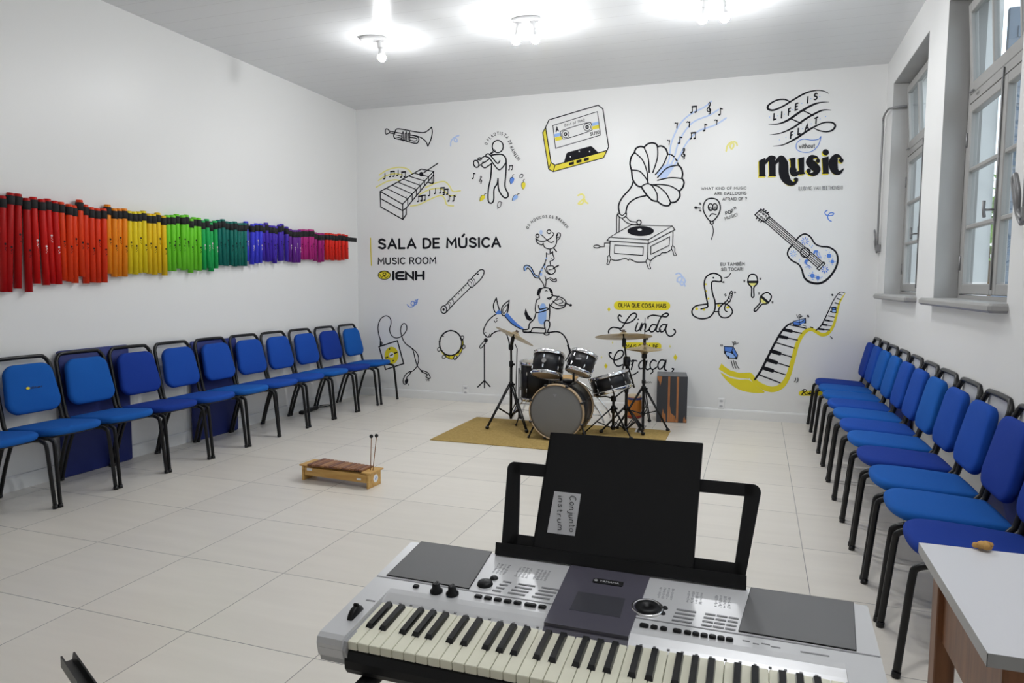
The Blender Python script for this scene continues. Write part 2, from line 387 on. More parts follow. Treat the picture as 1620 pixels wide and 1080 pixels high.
# ceiling lamps: white plate, two sockets, two glowing bulbs
BULBM = bpy.data.materials.new('bulb_glow'); BULBM.use_nodes = True
_nt = BULBM.node_tree; _e = _nt.nodes['Principled BSDF']; _e.inputs['Base Color'].default_value = (1, 1, 1, 1)
_e.inputs['Emission Color'].default_value = (.97, .985, 1, 1); _e.inputs['Emission Strength'].default_value = BULB
def lamp(x, y, rz, label, group='bare-bulb ceiling lamps', sides=(-1, 1)):
    t = thing('ceiling_lamp', label, 'ceiling lamp', (x, y, ZC-.03), rz, group)
    MB().lathe([(.001, .03), (.11, .03), (.115, .02), (.105, .004), (.03, 0), (.001, 0)], 28, mtx=Matrix.Diagonal((1, .55, 1, 1))).build('plate', WHITEP, t)
    for s_ in sides:
        d = Vector((s_*.16, .04*s_, -1)).normalized(); m_ = axis_mtx((s_*.055, 0, 0), d)
        sk = MB().lathe([(.001, -.01), (.022, -.01), (.024, .05), (.02, .06), (.001, .06)], 16, mtx=m_).build('socket', WHITEP, t)
        under(MB().lathe([(.014, .058), (.018, .075), (.030, .104), (.034, .128), (.001, .1281)], 18, mtx=m_).build('bulb_collar', WHITEP, t), sk)
        bb = MB().lathe([(.0345, .129), (.034, .138), (.029, .154), (.015, .166), (.0005, .169)], 18, mtx=m_).build('bulb', BULBM, t); under(bb, sk)
LX = (-3.15, -1.785, -.365)
lamp(LX[0], 5.41, .35, 'left lit single-bulb lamp on the white panel ceiling', sides=(1,))
lamp(LX[1], 5.41, .05, 'middle lit twin-bulb lamp on the white panel ceiling')
lamp(LX[2], 5.41, .05, 'right lit twin-bulb lamp on the white panel ceiling')
lamp(.05, 1.75, .05, 'added unseen twin-bulb ceiling lamp brightening the keyboard and table')  # added lamp, unseen, to brighten the keyboard and table
# ================================================================== the mural: vinyl drawings and lettering on the back wall
_glyph = {}
def glyphs(txt, off=0.0):
    """text -> (verts, faces) with x from 0 to 1 over its own width and y = 1 at cap height"""
    key = (txt, off)
    if key in _glyph: return _glyph[key]
    cu = bpy.data.curves.new('lettering', 'FONT'); cu.body = txt; cu.offset = off; cu.resolution_u = 4
    ob = bpy.data.objects.new('lettering', cu); COL.objects.link(ob)
    dg = bpy.context.evaluated_depsgraph_get(); dg.update()
    me = bpy.data.meshes.new_from_object(ob.evaluated_get(dg))
    vs = [(v.co.x, v.co.y) for v in me.vertices]; fs = [list(p.vertices) for p in me.polygons]
    bpy.data.objects.remove(ob); bpy.data.curves.remove(cu); bpy.data.meshes.remove(me)
    x0 = min(v[0] for v in vs); x1 = max(v[0] for v in vs); wd = max(x1-x0, 1e-4)
    _glyph[key] = ([((x-x0)/wd, y/.729) for x, y in vs], fs, wd/.729); return _glyph[key]
# rounded single-stroke alphabet: cap height 1; a leading '~' list entry is drawn as a smooth curve
_O = [(.34, 1), (.1, .88), (0, .5), (.1, .12), (.34, 0), (.58, .12), (.68, .5), (.58, .88), (.34, 1)]
def _o(cx, cy, rx, ry): return ['~'] + [(cx+rx*math.sin(k*PI/4), cy+ry*math.cos(k*PI/4)) for k in range(9)]
STROKES = {
 'A': [[(0, 0), (.33, 1), (.66, 0)], [(.12, .33), (.54, .33)]], 'B': [[(0, 0), (0, 1)], ['~', (0, 1), (.3, 1), (.46, .88), (.46, .66), (.3, .54), (0, .54)], ['~', (.3, .54), (.5, .42), (.52, .15), (.34, 0), (0, 0)]],
 'C': [['~', (.58, .86), (.38, 1), (.14, .9), (.01, .64), (.01, .36), (.14, .1), (.38, 0), (.58, .14)]], 'D': [[(0, 0), (0, 1)], ['~', (0, 1), (.26, 1), (.5, .84), (.58, .5), (.5, .16), (.26, 0), (0, 0)]],
 'E': [[(.46, 1), (0, 1), (0, 0), (.46, 0)], [(0, .52), (.4, .52)]], 'F': [[(.46, 1), (0, 1), (0, 0)], [(0, .5), (.4, .5)]], 'G': [['~', (.6, .86), (.38, 1), (.14, .9), (.01, .64), (.01, .36), (.14, .1), (.38, 0), (.6, .1), (.62, .42)], [(.62, .45), (.38, .45)]],
 'H': [[(0, 0), (0, 1)], [(.58, 0), (.58, 1)], [(0, .52), (.58, .52)]], 'I': [[(0, 0), (0, 1)]], 'K': [[(0, 0), (0, 1)], [(.5, 1), (.02, .48), (.54, 0)]], 'L': [[(0, 1), (0, 0), (.44, 0)]],
 'M': [[(0, 0), (.04, 1), (.38, .36), (.72, 1), (.76, 0)]], 'N': [[(0, 0), (0, 1), (.58, 0), (.58, 1)]], 'O': [['~']+_O], 'P': [[(0, 0), (0, 1)], ['~', (0, 1), (.3, 1), (.5, .86), (.5, .6), (.3, .45), (0, .45)]],
 'Q': [['~']+_O, [(.42, .22), (.68, -.08)]], 'R': [[(0, 0), (0, 1)], ['~', (0, 1), (.3, 1), (.5, .86), (.5, .62), (.3, .48), (0, .48)], [(.28, .48), (.54, 0)]], 'S': [['~', (.5, .86), (.28, 1), (.06, .88), (.06, .66), (.26, .53), (.48, .4), (.52, .16), (.3, 0), (.02, .14)]],
 'T': [[(0, 1), (.6, 1)], [(.3, 1), (.3, 0)]], 'U': [['~', (0, 1), (0, .36), (.08, .08), (.3, 0), (.52, .08), (.6, .36), (.6, 1)]], 'V': [[(0, 1), (.32, 0), (.64, 1)]], 'W': [[(0, 1), (.22, 0), (.46, .8), (.7, 0), (.92, 1)]],
 '?': [['~', (.02, .8), (.2, 1), (.42, .86), (.38, .6), (.22, .46), (.22, .28)], [(.22, .03), (.22, 0)]], '!': [[(.05, 1), (.03, .3)], [(.02, .03), (.02, 0)]], '(': [['~', (.18, 1.1), (.02, .75), (.02, .25), (.18, -.1)]], ')': [['~', (0, 1.1), (.16, .75), (.16, .25), (0, -.1)]],
 '1': [[(0, .8), (.2, 1), (.2, 0)]], '9': [_o(.25, .7, .22, .29), ['~', (.47, .7), (.45, .3), (.3, 0)]], '6': [_o(.25, .3, .24, .3), ['~', (.01, .3), (.08, .7), (.32, 1)]], '2': [['~', (.02, .8), (.24, 1), (.45, .78), (.3, .42), (0, 0)], [(0, 0), (.48, 0)]], '0': [_o(.25, .5, .24, .5)],
 'a': [_o(.2, .3, .2, .3), [(.42, .6), (.42, 0)]], 'e': [['~', (.02, .32), (.4, .34), (.34, .56), (.18, .62), (.02, .44), (.02, .18), (.18, 0), (.4, .1)]], 'f': [['~', (.34, .98), (.18, .95), (.14, .7), (.14, 0)], [(0, .6), (.3, .6)]], 'h': [[(0, 1), (0, 0)], ['~', (0, .42), (.18, .62), (.36, .5), (.38, 0)]],
 'i': [[(0, .6), (0, 0)], [(0, .84), (0, .87)]], 'j': [['~', (.2, .6), (.2, 0), (.1, -.26), (-.06, -.2)], [(.2, .84), (.2, .87)]], 'm': [[(0, .6), (0, 0)], ['~', (0, .42), (.14, .62), (.28, .5), (.28, 0)], ['~', (.28, .42), (.42, .62), (.56, .5), (.56, 0)]], 'n': [[(0, .6), (0, 0)], ['~', (0, .42), (.18, .62), (.36, .5), (.38, 0)]],
 'o': [_o(.21, .3, .21, .31)], 'r': [[(0, .6), (0, 0)], ['~', (0, .4), (.14, .6), (.3, .58)]], 's': [['~', (.34, .52), (.18, .62), (.04, .5), (.18, .34), (.34, .18), (.2, 0), (.0, .08)]], 't': [[(.12, .88), (.12, .1), (.3, 0)], [(0, .6), (.3, .6)]], 'u': [['~', (0, .6), (0, .2), (.14, 0), (.32, .1), (.38, .3)], [(.38, .6), (.38, 0)]], 'w': [[(0, .6), (.14, 0), (.28, .5), (.42, 0), (.56, .6)]],
 '.': [[(0, .02), (0, .03)]], 'Ú': [['~', (0, 1), (0, .36), (.08, .08), (.3, 0), (.52, .08), (.6, .36), (.6, 1)], [(.28, 1.2), (.42, 1.42)]], 'É': [[(.46, 1), (0, 1), (0, 0), (.46, 0)], [(0, .52), (.4, .52)], [(.2, 1.18), (.34, 1.36)]], '©': [_o(.5, .5, .5, .5), ['~', (.68, .66), (.5, .75), (.3, .6), (.3, .4), (.5, .25), (.68, .34)]]}
def word_strokes(t, gap=.27):
    """text -> strokes with x scaled to 0..1 over the whole word"""
    out = []; x = 0
    for ch in t:
        if ch == ' ': x += .42; continue
        w_ = 0
        for sgm in STROKES[ch]:
            pts = smooth_path(sgm[1:], False, 4) if sgm[0] == '~' else sgm
            out.append([(x+a, b) for a, b in pts]); w_ = max(w_, max(a for a, b in pts))
        x += w_+gap
    W = max(x-gap, .05)
    return [[(a/W, b) for a, b in s_] for s_ in out]
LW = 1.5                                            # paint strokes are a little fuller than the drawn width
class Decal:
    def __init__(s, ox, oy, sc): s.o = (ox, oy, sc); s.P = []; s.F = []; s.I = []; s.mats = []; s.layer = 0
    def at(s, ox, oy, sc): s.o = (ox, oy, sc); return s
    def _mi(s, m):
        if m not in s.mats: s.mats.append(m)
        return s.mats.index(m)
    def _add(s, pts, faces, m):
        ox, oy, sc = s.o; s.layer += 1; base = len(s.P); i = s._mi(m)
        for q, (x, y) in enumerate(pts):                 # each stroke climbs a hair so that it can cross itself
            p = wall_point(ox+x/sc, oy+y/sc); s.P.append((p.x, YB-.0010-.00006*s.layer-.00005*q/len(pts), p.z))
        for f in faces: s.F.append([a+base for a in f]); s.I.append(i)
    def st(s, pts, wd=6, m=None, closed=False, sm=True):
        """one painted stroke; wd = width or list of widths along the points"""
        m = m or BLACKPAINT
        W = wd if isinstance(wd, (list, tuple)) else [wd]*len(pts)
        P = [(p[0], p[1], q*LW if m in (BLACKPAINT, BLUEP, YELP) else q) for p, q in zip(pts, W)]
        if sm: P = smooth_path(P, closed)
        n = len(P); vs = []; fs = []
        for i in range(n):
            a = P[(i-1) % n] if (closed or i > 0) else P[i]; b = P[(i+1) % n] if (closed or i < n-1) else P[i]; c = P[i]
            d1 = Vector((c[0]-a[0], c[1]-a[1])); d2 = Vector((b[0]-c[0], b[1]-c[1]))
            d1 = d1.normalized() if d1.length > 1e-6 else d2.normalized(); d2 = d2.normalized() if d2.length > 1e-6 else d1
            t = d1+d2; t = t.normalized() if t.length > .2 else d2
            nr = Vector((-t.y, t.x)); cs = max(.5, abs(nr.dot(Vector((-d2.y, d2.x))))); h = c[2]/2/cs
            vs += [(c[0]+nr.x*h, c[1]+nr.y*h), (c[0]-nr.x*h, c[1]-nr.y*h)]
        for i in range(n if closed else n-1):
            j = (i+1) % n; fs.append([2*i, 2*i+1, 2*j+1, 2*j])
        if not closed:                                   # rounded ends
            for c in (P[0], P[-1]):
                if c[2] > 3:
                    i0 = 0 if c is P[0] else 2*n-2; (ax, ay), (bx, by) = vs[i0], vs[i0+1]; q = P[1] if c is P[0] else P[-2]
                    a0 = math.atan2(ay-c[1], ax-c[0]); sg = 1 if (math.cos(a0+PI/2)*(c[0]-q[0])+math.sin(a0+PI/2)*(c[1]-q[1])) > 0 else -1
                    o = len(vs); vs += [(c[0]+math.cos(a0+sg*k*PI/5)*c[2]/2, c[1]+math.sin(a0+sg*k*PI/5)*c[2]/2) for k in range(1, 5)]; fs.append([i0, o, o+1, o+2, o+3, i0+1])
        s._add(vs, fs, m); return s
    def ln(s, *pts, w=5, m=None): return s.st(list(pts), w, m, False, False)
    def fl(s, pts, m, sm=False):
        P = smooth_path(pts, True) if sm else list(pts)
        tr = geometry.tessellate_polygon([[Vector((x, y, 0)) for x, y in P]])
        s._add([(p[0], p[1]) for p in P], [list(t) for t in tr], m); return s
    def el(s, cx, cy, rx, ry, w=5, m=None, fill=None, rot=0, n=28):
        c, q = math.cos(rot), math.sin(rot)
        P = [(cx+rx*math.cos(2*PI*k/n)*c-ry*math.sin(2*PI*k/n)*q, cy+rx*math.cos(2*PI*k/n)*q+ry*math.sin(2*PI*k/n)*c) for k in range(n)]
        if fill: s._add(P, [list(range(n))], fill)
        if w: s.st(P, w, m, True, False)
        return s
    def tx(s, t, BL, BR, TL, m=None, off=.012):
        h = math.hypot(TL[0]-BL[0], TL[1]-BL[1]); wd = h*(.115+off*3.4)/LW; k = wd*LW/2/h; i = wd*LW/2/max(math.hypot(BR[0]-BL[0], BR[1]-BL[1]), 1e-6)
        for pts in word_strokes(t):
            P = []
            for x, y in pts:
                x = i+x*(1-2*i) if len(t) > 1 or i < .3 else x; y = k+y*(1-2*k)
                P.append((BL[0]+x*(BR[0]-BL[0])+y*(TL[0]-BL[0]), BL[1]+x*(BR[1]-BL[1])+y*(TL[1]-BL[1])))
            s.st(P, wd, m, False, False)
        return s
    def arc(s, t, path, h, m=None, off=.012):
        P = smooth_path(path, False, 12); L = [0]
        for a, b in zip(P, P[1:]): L.append(L[-1]+math.hypot(b[0]-a[0], b[1]-a[1]))
        adv = [(.42 if ch == ' ' else max(max(p[0] for p in g if p != '~') for g in STROKES[ch])+.27) for ch in t]; tot = sum(adv); u = 0
        for ch, ad in zip(t, adv):
            mid = (u+ad/2)/tot*L[-1]; u += ad
            if ch == ' ': continue
            i = max(k for k in range(len(L)) if L[k] <= mid); i = min(i, len(P)-2); f = (mid-L[i])/max(L[i+1]-L[i], 1e-6)
            x, y = P[i][0]+(P[i+1][0]-P[i][0])*f, P[i][1]+(P[i+1][1]-P[i][1])*f
            dx, dy = P[i+1][0]-P[i][0], P[i+1][1]-P[i][1]; q = math.hypot(dx, dy); dx /= q; dy /= q
            wv = (ad-.27)/tot*L[-1]; g = (x-dx*wv/2, y-dy*wv/2)
            s.tx(ch, g, (x+dx*wv/2, y+dy*wv/2), (g[0]+dy*h, g[1]-dx*h), m, off)
        return s
    def note(s, x, y, k=20, kind=1, m=None, ang=0):
        """musical note; kind 1 quarter, 2 eighth, 3 beamed pair, 4 treble clef, 5 rest"""
        c, q = math.cos(ang), math.sin(ang); R = lambda px, py: (x+(px*c-py*q)*k, y+(px*q+py*c)*k)
        w = k*.16
        if kind in (1, 2, 3):
            p = R(-.25, .7); s.el(p[0], p[1], k*.32, k*.24, 0, m, m or BLACKPAINT, ang-.35, 14); s.ln(R(.02, .65), R(.02, -.9), w=w, m=m)
            if kind == 2: s.st([R(.02, -.9), R(.3, -.8), R(.5, -.75)], w*1.4, m)
            if kind == 3:
                p = R(.85, .6); s.el(p[0], p[1], k*.32, k*.24, 0, m, m or BLACKPAINT, ang-.35, 14); s.ln(R(1.12, .55), R(1.12, -1), w=w, m=m); s.ln(R(.0, -.88), R(1.15, -.98), w=w*1.9, m=m)
        elif kind == 4:
            s.st([R(*p) for p in ((-.1, .25), (.25, .2), (.3, .65), (-.15, .85), (-.55, .5), (-.3, -.1), (.2, -.7), (.2, -1.25), (-.05, -1.3), (-.1, -.8), (.1, .4), (.15, 1.3), (-.15, 1.4))], w, m)
        else: s.st([R(*p) for p in ((-.45, -.55), (-.2, -.75), (.1, -.5), (.35, -.7), (.2, .2), (.15, .8))], w*1.2, m)
        return s
    def done(s, name, label, cat='wall drawing', group=None):
        mb = MB(); mb.v = [Vector(p) for p in s.P]; mb.f = s.F; mb.m = s.I; mb.sm = [False]*len(s.F)
        o = mb.build(name, s.mats, None, fix=False); recenter(o); return tag(o, label, cat, group)
B_, Y_, L_ = BLACKPAINT, YEL, BLUE

# trumpet
d = Decal(570, 170, 6)
d.st([(238, 218), (253, 203), (280, 226), (274, 241), (245, 253)], 6, closed=True).ln((280, 226), (392, 246), w=6).ln((274, 241), (330, 252), w=6)
d.st([(328, 240), (338, 212), (365, 203), (450, 217), (540, 234), (605, 238), (645, 217), (677, 188)], 7).st([(677, 188), (684, 235), (670, 305), (642, 368)], 7).st([(642, 368), (622, 322), (575, 285), (520, 268), (475, 262)], 7)
d.st([(328, 235), (318, 265), (330, 292), (400, 308), (520, 340), (550, 325), (553, 290), (520, 270), (475, 262)], 7).st([(345, 262), (395, 272)], 5).st([(340, 280), (395, 292)], 5).st([(478, 285), (530, 292), (536, 312), (510, 318), (475, 310)], 6)
for x in (403, 434, 465): d.ln((x-6, 246), (x-10, 310), w=6).ln((x+8, 248), (x+4, 318), w=6).ln((x+2, 245), (x+3, 232), w=8).ln((x-8, 280), (x+6, 283), w=4)
d.done('trumpet_drawing', 'black outline drawing of a trumpet, upper left of the back wall')
# small curls
for ref, pts, wd, m, lb in (
    ((570, 170, 6), [(858, 365), (862, 320), (890, 287), (915, 300), (918, 325), (898, 322), (892, 298), (910, 275), (935, 268)], 8, BLUEP, 'pale blue curl between the trumpet drawing and the flautist drawing'),
    ((570, 340, 6), [(445, 850), (468, 873), (505, 865), (512, 828), (490, 820), (482, 845), (505, 860), (535, 840), (540, 812), (522, 810), (525, 835), (547, 798)], 8, BLUE, 'blue curl under the room name lettering, left of the recorder drawing'),
    ((820, 130, 4.5), [(425, 805), (455, 797), (470, 822), (440, 850), (428, 865), (455, 865), (470, 835), (478, 850), (495, 862)], 8, YELP, 'pale yellow curl below the cassette drawing'),
    ((820, 130, 4.5), [(1480, 490), (1490, 450), (1520, 425), (1535, 450), (1518, 475), (1508, 450), (1530, 425), (1550, 430), (1558, 450)], 8, YELP, 'pale yellow curl left of the black music lettering'),
    ((1080, 280, 5.4), [(1235, 285), (1215, 300), (1228, 325), (1275, 328), (1290, 310), (1262, 306), (1240, 330), (1245, 362), (1270, 378)], 9, BLUE, 'blue curl above the guitar drawing, right end of the back wall'),
    ((0, 0, 1), [(1068.5, 434), (1074, 432), (1079, 437), (1077, 445), (1071.5, 445), (1073, 439), (1080, 438), (1084, 445), (1079, 451), (1076, 447), (1081, 446), (1084, 453)], 1.5, BLUEP, 'pale blue curl under the gramophone drawing')):
    Decal(*ref).st(pts, wd, m).done('curl_drawing', lb, 'wall drawing', 'coloured curls scattered over the mural')
# xylophone
d = Decal(570, 170, 6)
for p in ([(180, 640), (260, 592), (360, 568), (445, 582), (492, 628)], [(172, 692), (250, 645), (330, 628), (400, 640)], [(150, 757), (250, 703), (330, 686), (380, 695)],
          [(620, 760), (720, 715), (800, 703), (845, 742), (880, 795), (950, 790)], [(565, 825), (650, 782), (750, 765), (800, 795), (850, 835), (910, 830)], [(478, 935), (560, 920), (660, 872), (760, 835), (800, 862), (822, 922), (885, 934)]): d.st(p, 8, YELP)
A0, A1, B1, B0 = (190, 797), (580, 585), (697, 607), (402, 917)
lp = lambda a, b, t: (a[0]+(b[0]-a[0])*t, a[1]+(b[1]-a[1])*t)
d.fl([A0, A1, B1, (697, 640), (437, 955), (405, 1062), (195, 944)], MWHITE)
d.ln(A0, A1, B1, B0, A0, w=7)
for k, t in enumerate((.145, .29, .425, .555, .69, .82)):
    a, b_ = lp(A0, A1, t), lp(B0, B1, t+.02); d.ln(a, b_, w=6).ln(b_, (b_[0], b_[1]+62*(1-.5*t)), w=6)
    p = lp(a, b_, .1); d.el(p[0]+6, p[1]-14, 3, 3, 0, fill=B_); p = lp(a, b_, .92); d.el(p[0]+4, p[1]-16, 3, 3, 0, fill=B_)
d.ln(A0, (195, 944), (405, 1062), B0, w=7).ln((193, 864), (403, 980), w=7).ln((403, 980), (440, 950), (697, 640), B1, w=7).ln((405, 1062), (437, 1015), (437, 955), w=7).ln((640, 708), (685, 722), (698, 710), (698, 640), w=7).ln((681, 655), (684, 720), w=6)
d.ln((737, 530), (605, 618), w=7).el(580, 633, 20, 22, 0, fill=B_)
for x, y, kd in ((235, 655, 1), (290, 635, 3), (360, 622, 1), (395, 640, 3), (555, 870, 3), (585, 862, 3), (660, 815, 1), (715, 795, 1), (765, 790, 3), (800, 805, 3), (845, 865, 2), (890, 865, 2)): d.note(x, y, 30, kd)
d.done('xylophone_drawing', 'black outline drawing of a xylophone with yellow staff waves')
# flautist
d = Decal(570, 170, 6)
d.el(1305, 370, 52, 58, 8).st([(1245, 452), (1300, 445), (1350, 448), (1381, 485), (1385, 560), (1380, 650), (1374, 750), (1400, 810), (1402, 845), (1372, 857), (1338, 825), (1312, 770), (1307, 680)], 9)
d.st([(1307, 675), (1298, 725), (1270, 775), (1266, 880), (1240, 908), (1215, 882), (1217, 770), (1238, 665), (1247, 535)], 9)
d.st([(1384, 520), (1352, 567), (1315, 590), (1268, 540), (1225, 478), (1192, 466), (1196, 447), (1218, 440), (1245, 465), (1285, 515), (1308, 530), (1325, 506)], 8).st([(1145, 545), (1180, 572), (1218, 552), (1248, 530)], 8).st([(1160, 520), (1190, 515), (1222, 487)], 7)
d.ln((1282, 412), (1238, 442), w=6).ln((1275, 400), (1230, 440), w=5).el(1100, 535, 24, 34, 8, rot=-.35).ln((1108, 502), (1190, 458), w=7).ln((1122, 556), (1225, 490), w=7).el(1135, 487, 18, 12, 6)
d.arc('O FLAUTISTA DE HAMELIN', [(1205, 362), (1232, 310), (1285, 268), (1350, 268), (1395, 310), (1420, 375), (1450, 440), (1500, 510)], 32)
for x, y, m, r in ((1440, 690, BLUE, -1.3), (1550, 738, YEL, -1.5), (1470, 855, BLUEL, -.8), (1160, 858, YEL, -.9)):
    c, q = math.cos(r), math.sin(r); T = lambda a, b_: (x+a*c-b_*q, y+a*q+b_*c)
    d.fl([T(-40, 0), T(-15, -16), T(18, -18), T(30, 0), T(18, 18), T(-15, 16)], m, True).st([T(30, 0), T(45, -5), T(58, 4)], 4, B_).st([T(-40, 0), T(-15, -16), T(18, -18), T(30, 0)], 3, B_)
d.el(1530, 650, 14, 20, 4, rot=.6).el(1320, 922, 16, 32, 4, rot=.25).st([(1310, 945), (1305, 962)], 4).st([(1335, 900), (1348, 905)], 4)
d.note(1075, 652, 30, 2).note(1145, 685, 26, 4).note(1418, 575, 24, 3)
d.done('flautist_drawing', 'black outline drawing of a flute player with small coloured mice')
# room name lettering
d = Decal(570, 340, 6)
d.ln((97, 218), (105, 478), w=9, m=YEL).done('yellow_bar', 'thin upright yellow bar left of the room name lettering', 'wall drawing')
d = Decal(570, 340, 6)
d.tx('SALA DE MÚSICA', (167, 328), (1337, 311), (166, 222), off=.022).done('room_name_lettering', 'largest black capital lettering naming the room, left of the back wall', 'wall lettering')
d = Decal(570, 340, 6)
d.tx('MUSIC ROOM', (165, 472), (722, 465), (164, 403), off=.016).done('translation_lettering', 'smaller black lettering directly under the room name', 'wall lettering')
d = Decal(570, 340, 6)
d.el(228, 570, 58, 40, 5, fill=YEL).el(230, 562, 14, 12, 5).st([(185, 560), (200, 590), (225, 580), (245, 595), (268, 575)], 4).st([(190, 545), (215, 540), (255, 542), (272, 558)], 3)
for p in ([(315, 540), (315, 612)], [(410, 543), (362, 543), (343, 556), (343, 596), (362, 609), (412, 609)], [(345, 576), (408, 576)], [(434, 611), (434, 545), (502, 606), (502, 540)], [(530, 540), (530, 610)], [(600, 538), (600, 608)], [(530, 575), (600, 573)]): d.ln(*p, w=15)
d.done('school_emblem', 'yellow disc emblem with black four-letter logotype under the room name', 'wall lettering')
# recorder
d = Decal(570, 340, 6)
d.el(793, 898, 27, 36, 7).el(791, 897, 11, 14, 0, fill=B_).ln((800, 862), (828, 838), (838, 818), (862, 800), (1022, 640), w=6).ln((812, 928), (850, 888), (868, 868), (890, 842), (1052, 683), w=6)
d.st([(1020, 645), (1028, 618), (1050, 610), (1062, 595)], 6).st([(1062, 595), (1105, 550), (1140, 520), (1170, 524), (1174, 552), (1150, 600), (1108, 645), (1075, 675)], 7).st([(1075, 675), (1062, 688), (1045, 682), (1025, 660), (1020, 645)], 5)
for a, b_ in (((1048, 610), (1075, 660)), ((1062, 597), (1092, 652)), ((838, 820), (862, 872)), ((828, 838), (850, 888)), ((862, 800), (890, 842)), ((1035, 625), (1060, 680))): d.st([a, ((a[0]+b_[0])/2+8, (a[1]+b_[1])/2-8), b_], 4)
d.el(1117, 562, 9, 8, 0, fill=B_)
for x, y in ((880, 800), (905, 778), (935, 748), (963, 718), (985, 695), (1005, 673)): d.el(x, y, 5, 5, 0, fill=B_)
d.done('recorder_drawing', 'black outline drawing of a wooden recorder flute')
# music player with earphones
d = Decal(570, 460, 6)
d.st([(178, 530), (352, 472), (412, 690), (240, 745)], 8, closed=True, sm=False).el(297, 612, 66, 82, 0, fill=YEL).el(297, 608, 24, 27, 0, fill=MWHITE)
for x, y in ((277, 552), (330, 590), (345, 585), (243, 635), (258, 630), (312, 663), (290, 612), (304, 604)): d.fl([(x-8, y-5), (x+7, y-8), (x+8, y+4), (x-6, y+7)], B_)
d.st([(200, 512), (192, 468), (173, 400), (170, 330), (195, 265), (245, 236), (285, 260), (292, 310), (279, 370), (300, 425), (345, 446), (400, 425), (440, 370), (436, 322), (410, 310), (387, 342), (386, 400), (415, 480), (460, 525)], 6).st([(192, 470), (190, 518)], 7).st([(192, 480), (206, 488), (208, 508)], 5)
d.st([(460, 520), (500, 560), (520, 640), (545, 715), (590, 765)], 6).st([(462, 522), (530, 580), (554, 640), (540, 710), (508, 752), (475, 770)], 6)
d.st([(470, 765), (430, 795), (408, 845), (415, 882), (440, 878), (452, 845), (440, 825), (478, 778)], 6, closed=True).el(437, 856, 14, 22, 0, fill=B_, rot=.2).st([(588, 755), (640, 775), (665, 820), (655, 830), (625, 815), (637, 792), (585, 768)], 6, closed=True)
for x in (455, 625, 640, 650): d.ln((x, 880 if x < 500 else 835), (x+5, 895 if x < 500 else 852), w=4)
d.done('music_player_drawing', 'black drawing of a music player with yellow dial and earphones, behind the corner chair')
# tambourine
d = Decal(570, 460, 6)
d.fl([(760, 560), (800, 600), (860, 610), (930, 570), (965, 480), (975, 470), (972, 540), (940, 600), (890, 640), (830, 638), (790, 610)], YEL, True)
for x, y in ((966, 445), (979, 532), (902, 634), (795, 624), (749, 553)): d.el(x, y, 15, 20, 5, fill=MWHITE, rot=.5)
d.el(858, 495, 106, 118, 9, rot=.1).st([(800, 612), (850, 645), (905, 640), (955, 590), (978, 500), (970, 455)], 5)
for a, b_ in (((843, 605), (843, 632)), ((925, 570), (938, 592)), ((958, 470), (975, 465)), ((790, 430), (778, 425)), ((860, 382), (860, 372)), ((760, 480), (748, 480))): d.ln(a, b_, w=6)
d.done('tambourine_drawing', 'black outline drawing of a tambourine with yellow rim')
# the stacked animal musicians and their microphone
d = Decal(740, 320, 4.91)
d.st([(178, 1042), (150, 1044), (124, 1015), (127, 980), (155, 925), (195, 885), (222, 868)], 6).st([(178, 1042), (188, 1018)], 5).st([(165, 1040), (172, 1022)], 4).st([(180, 1030), (215, 1005), (260, 998), (295, 1015), (315, 1060), (325, 1110)], 6).el(140, 1010, 3, 4, 0, fill=B_).st([(205, 918), (215, 930), (228, 918)], 4).st([(220, 905), (230, 900)], 4)
d.st([(222, 742), (200, 795), (208, 845), (228, 860)], 6).st([(222, 742), (232, 790), (245, 835)], 6).st([(322, 760), (272, 805), (262, 855), (280, 880), (310, 850), (322, 760)], 6).st([(312, 790), (280, 820), (272, 850), (282, 862), (303, 835), (312, 790)], 4)
d.fl([(216, 868), (228, 845), (242, 833), (262, 850), (258, 868), (238, 870)], BLUE).fl([(292, 884), (306, 858), (345, 900), (390, 945), (432, 978), (425, 990), (370, 965), (322, 920)], BLUE, True).st([(290, 885), (340, 940), (390, 972), (432, 990)], 5)
d.st([(440, 1006), (520, 1012), (600, 1014), (690, 1004), (735, 1022), (765, 1062), (785, 1120), (800, 1170), (775, 1240)], 7).st([(775, 1110), (790, 1170), (760, 1230)], 6)
# dog
d.st([(558, 745), (555, 705), (572, 672), (600, 662), (632, 668), (652, 700), (660, 722), (645, 738), (618, 744)], 6).fl([(575, 664), (548, 672), (537, 718), (555, 720), (568, 692)], B_, True).fl([(628, 664), (650, 672), (662, 702), (645, 706), (636, 685)], B_, True).st([(602, 690), (610, 684), (618, 690)], 4).el(655, 715, 7, 6, 0, fill=B_).st([(618, 744), (635, 752), (650, 742)], 5)
d.fl([(565, 800), (585, 783), (605, 800), (612, 860), (605, 930), (575, 948), (550, 925), (548, 870)], BLUEL, True)
d.st([(556, 748), (536, 760), (526, 810), (530, 852), (565, 852), (610, 838), (626, 828), (612, 820), (560, 830), (550, 800)], 6).st([(635, 790), (638, 850), (632, 915)], 6).st([(598, 965), (597, 930), (615, 915), (636, 930), (636, 965), (622, 1000), (632, 1022), (612, 1030), (594, 1020), (606, 1000), (598, 965)], 6)
d.st([(530, 855), (515, 905), (480, 942), (472, 982), (432, 992), (440, 1010), (490, 1002), (510, 975), (595, 978)], 6).fl([(505, 912), (470, 870), (450, 822), (440, 865), (455, 905), (480, 920)], B_)
d.st([(655, 725), (690, 728), (740, 745), (762, 775), (745, 800), (700, 795), (660, 765)], 5).st([(690, 760), (720, 750), (740, 775), (710, 785)], 4).ln((640, 802), (708, 728), w=5).ln((755, 780), (800, 800), w=6).el(800, 798, 8, 7, 4).st([(640, 800), (690, 826), (750, 812), (765, 775)], 6)
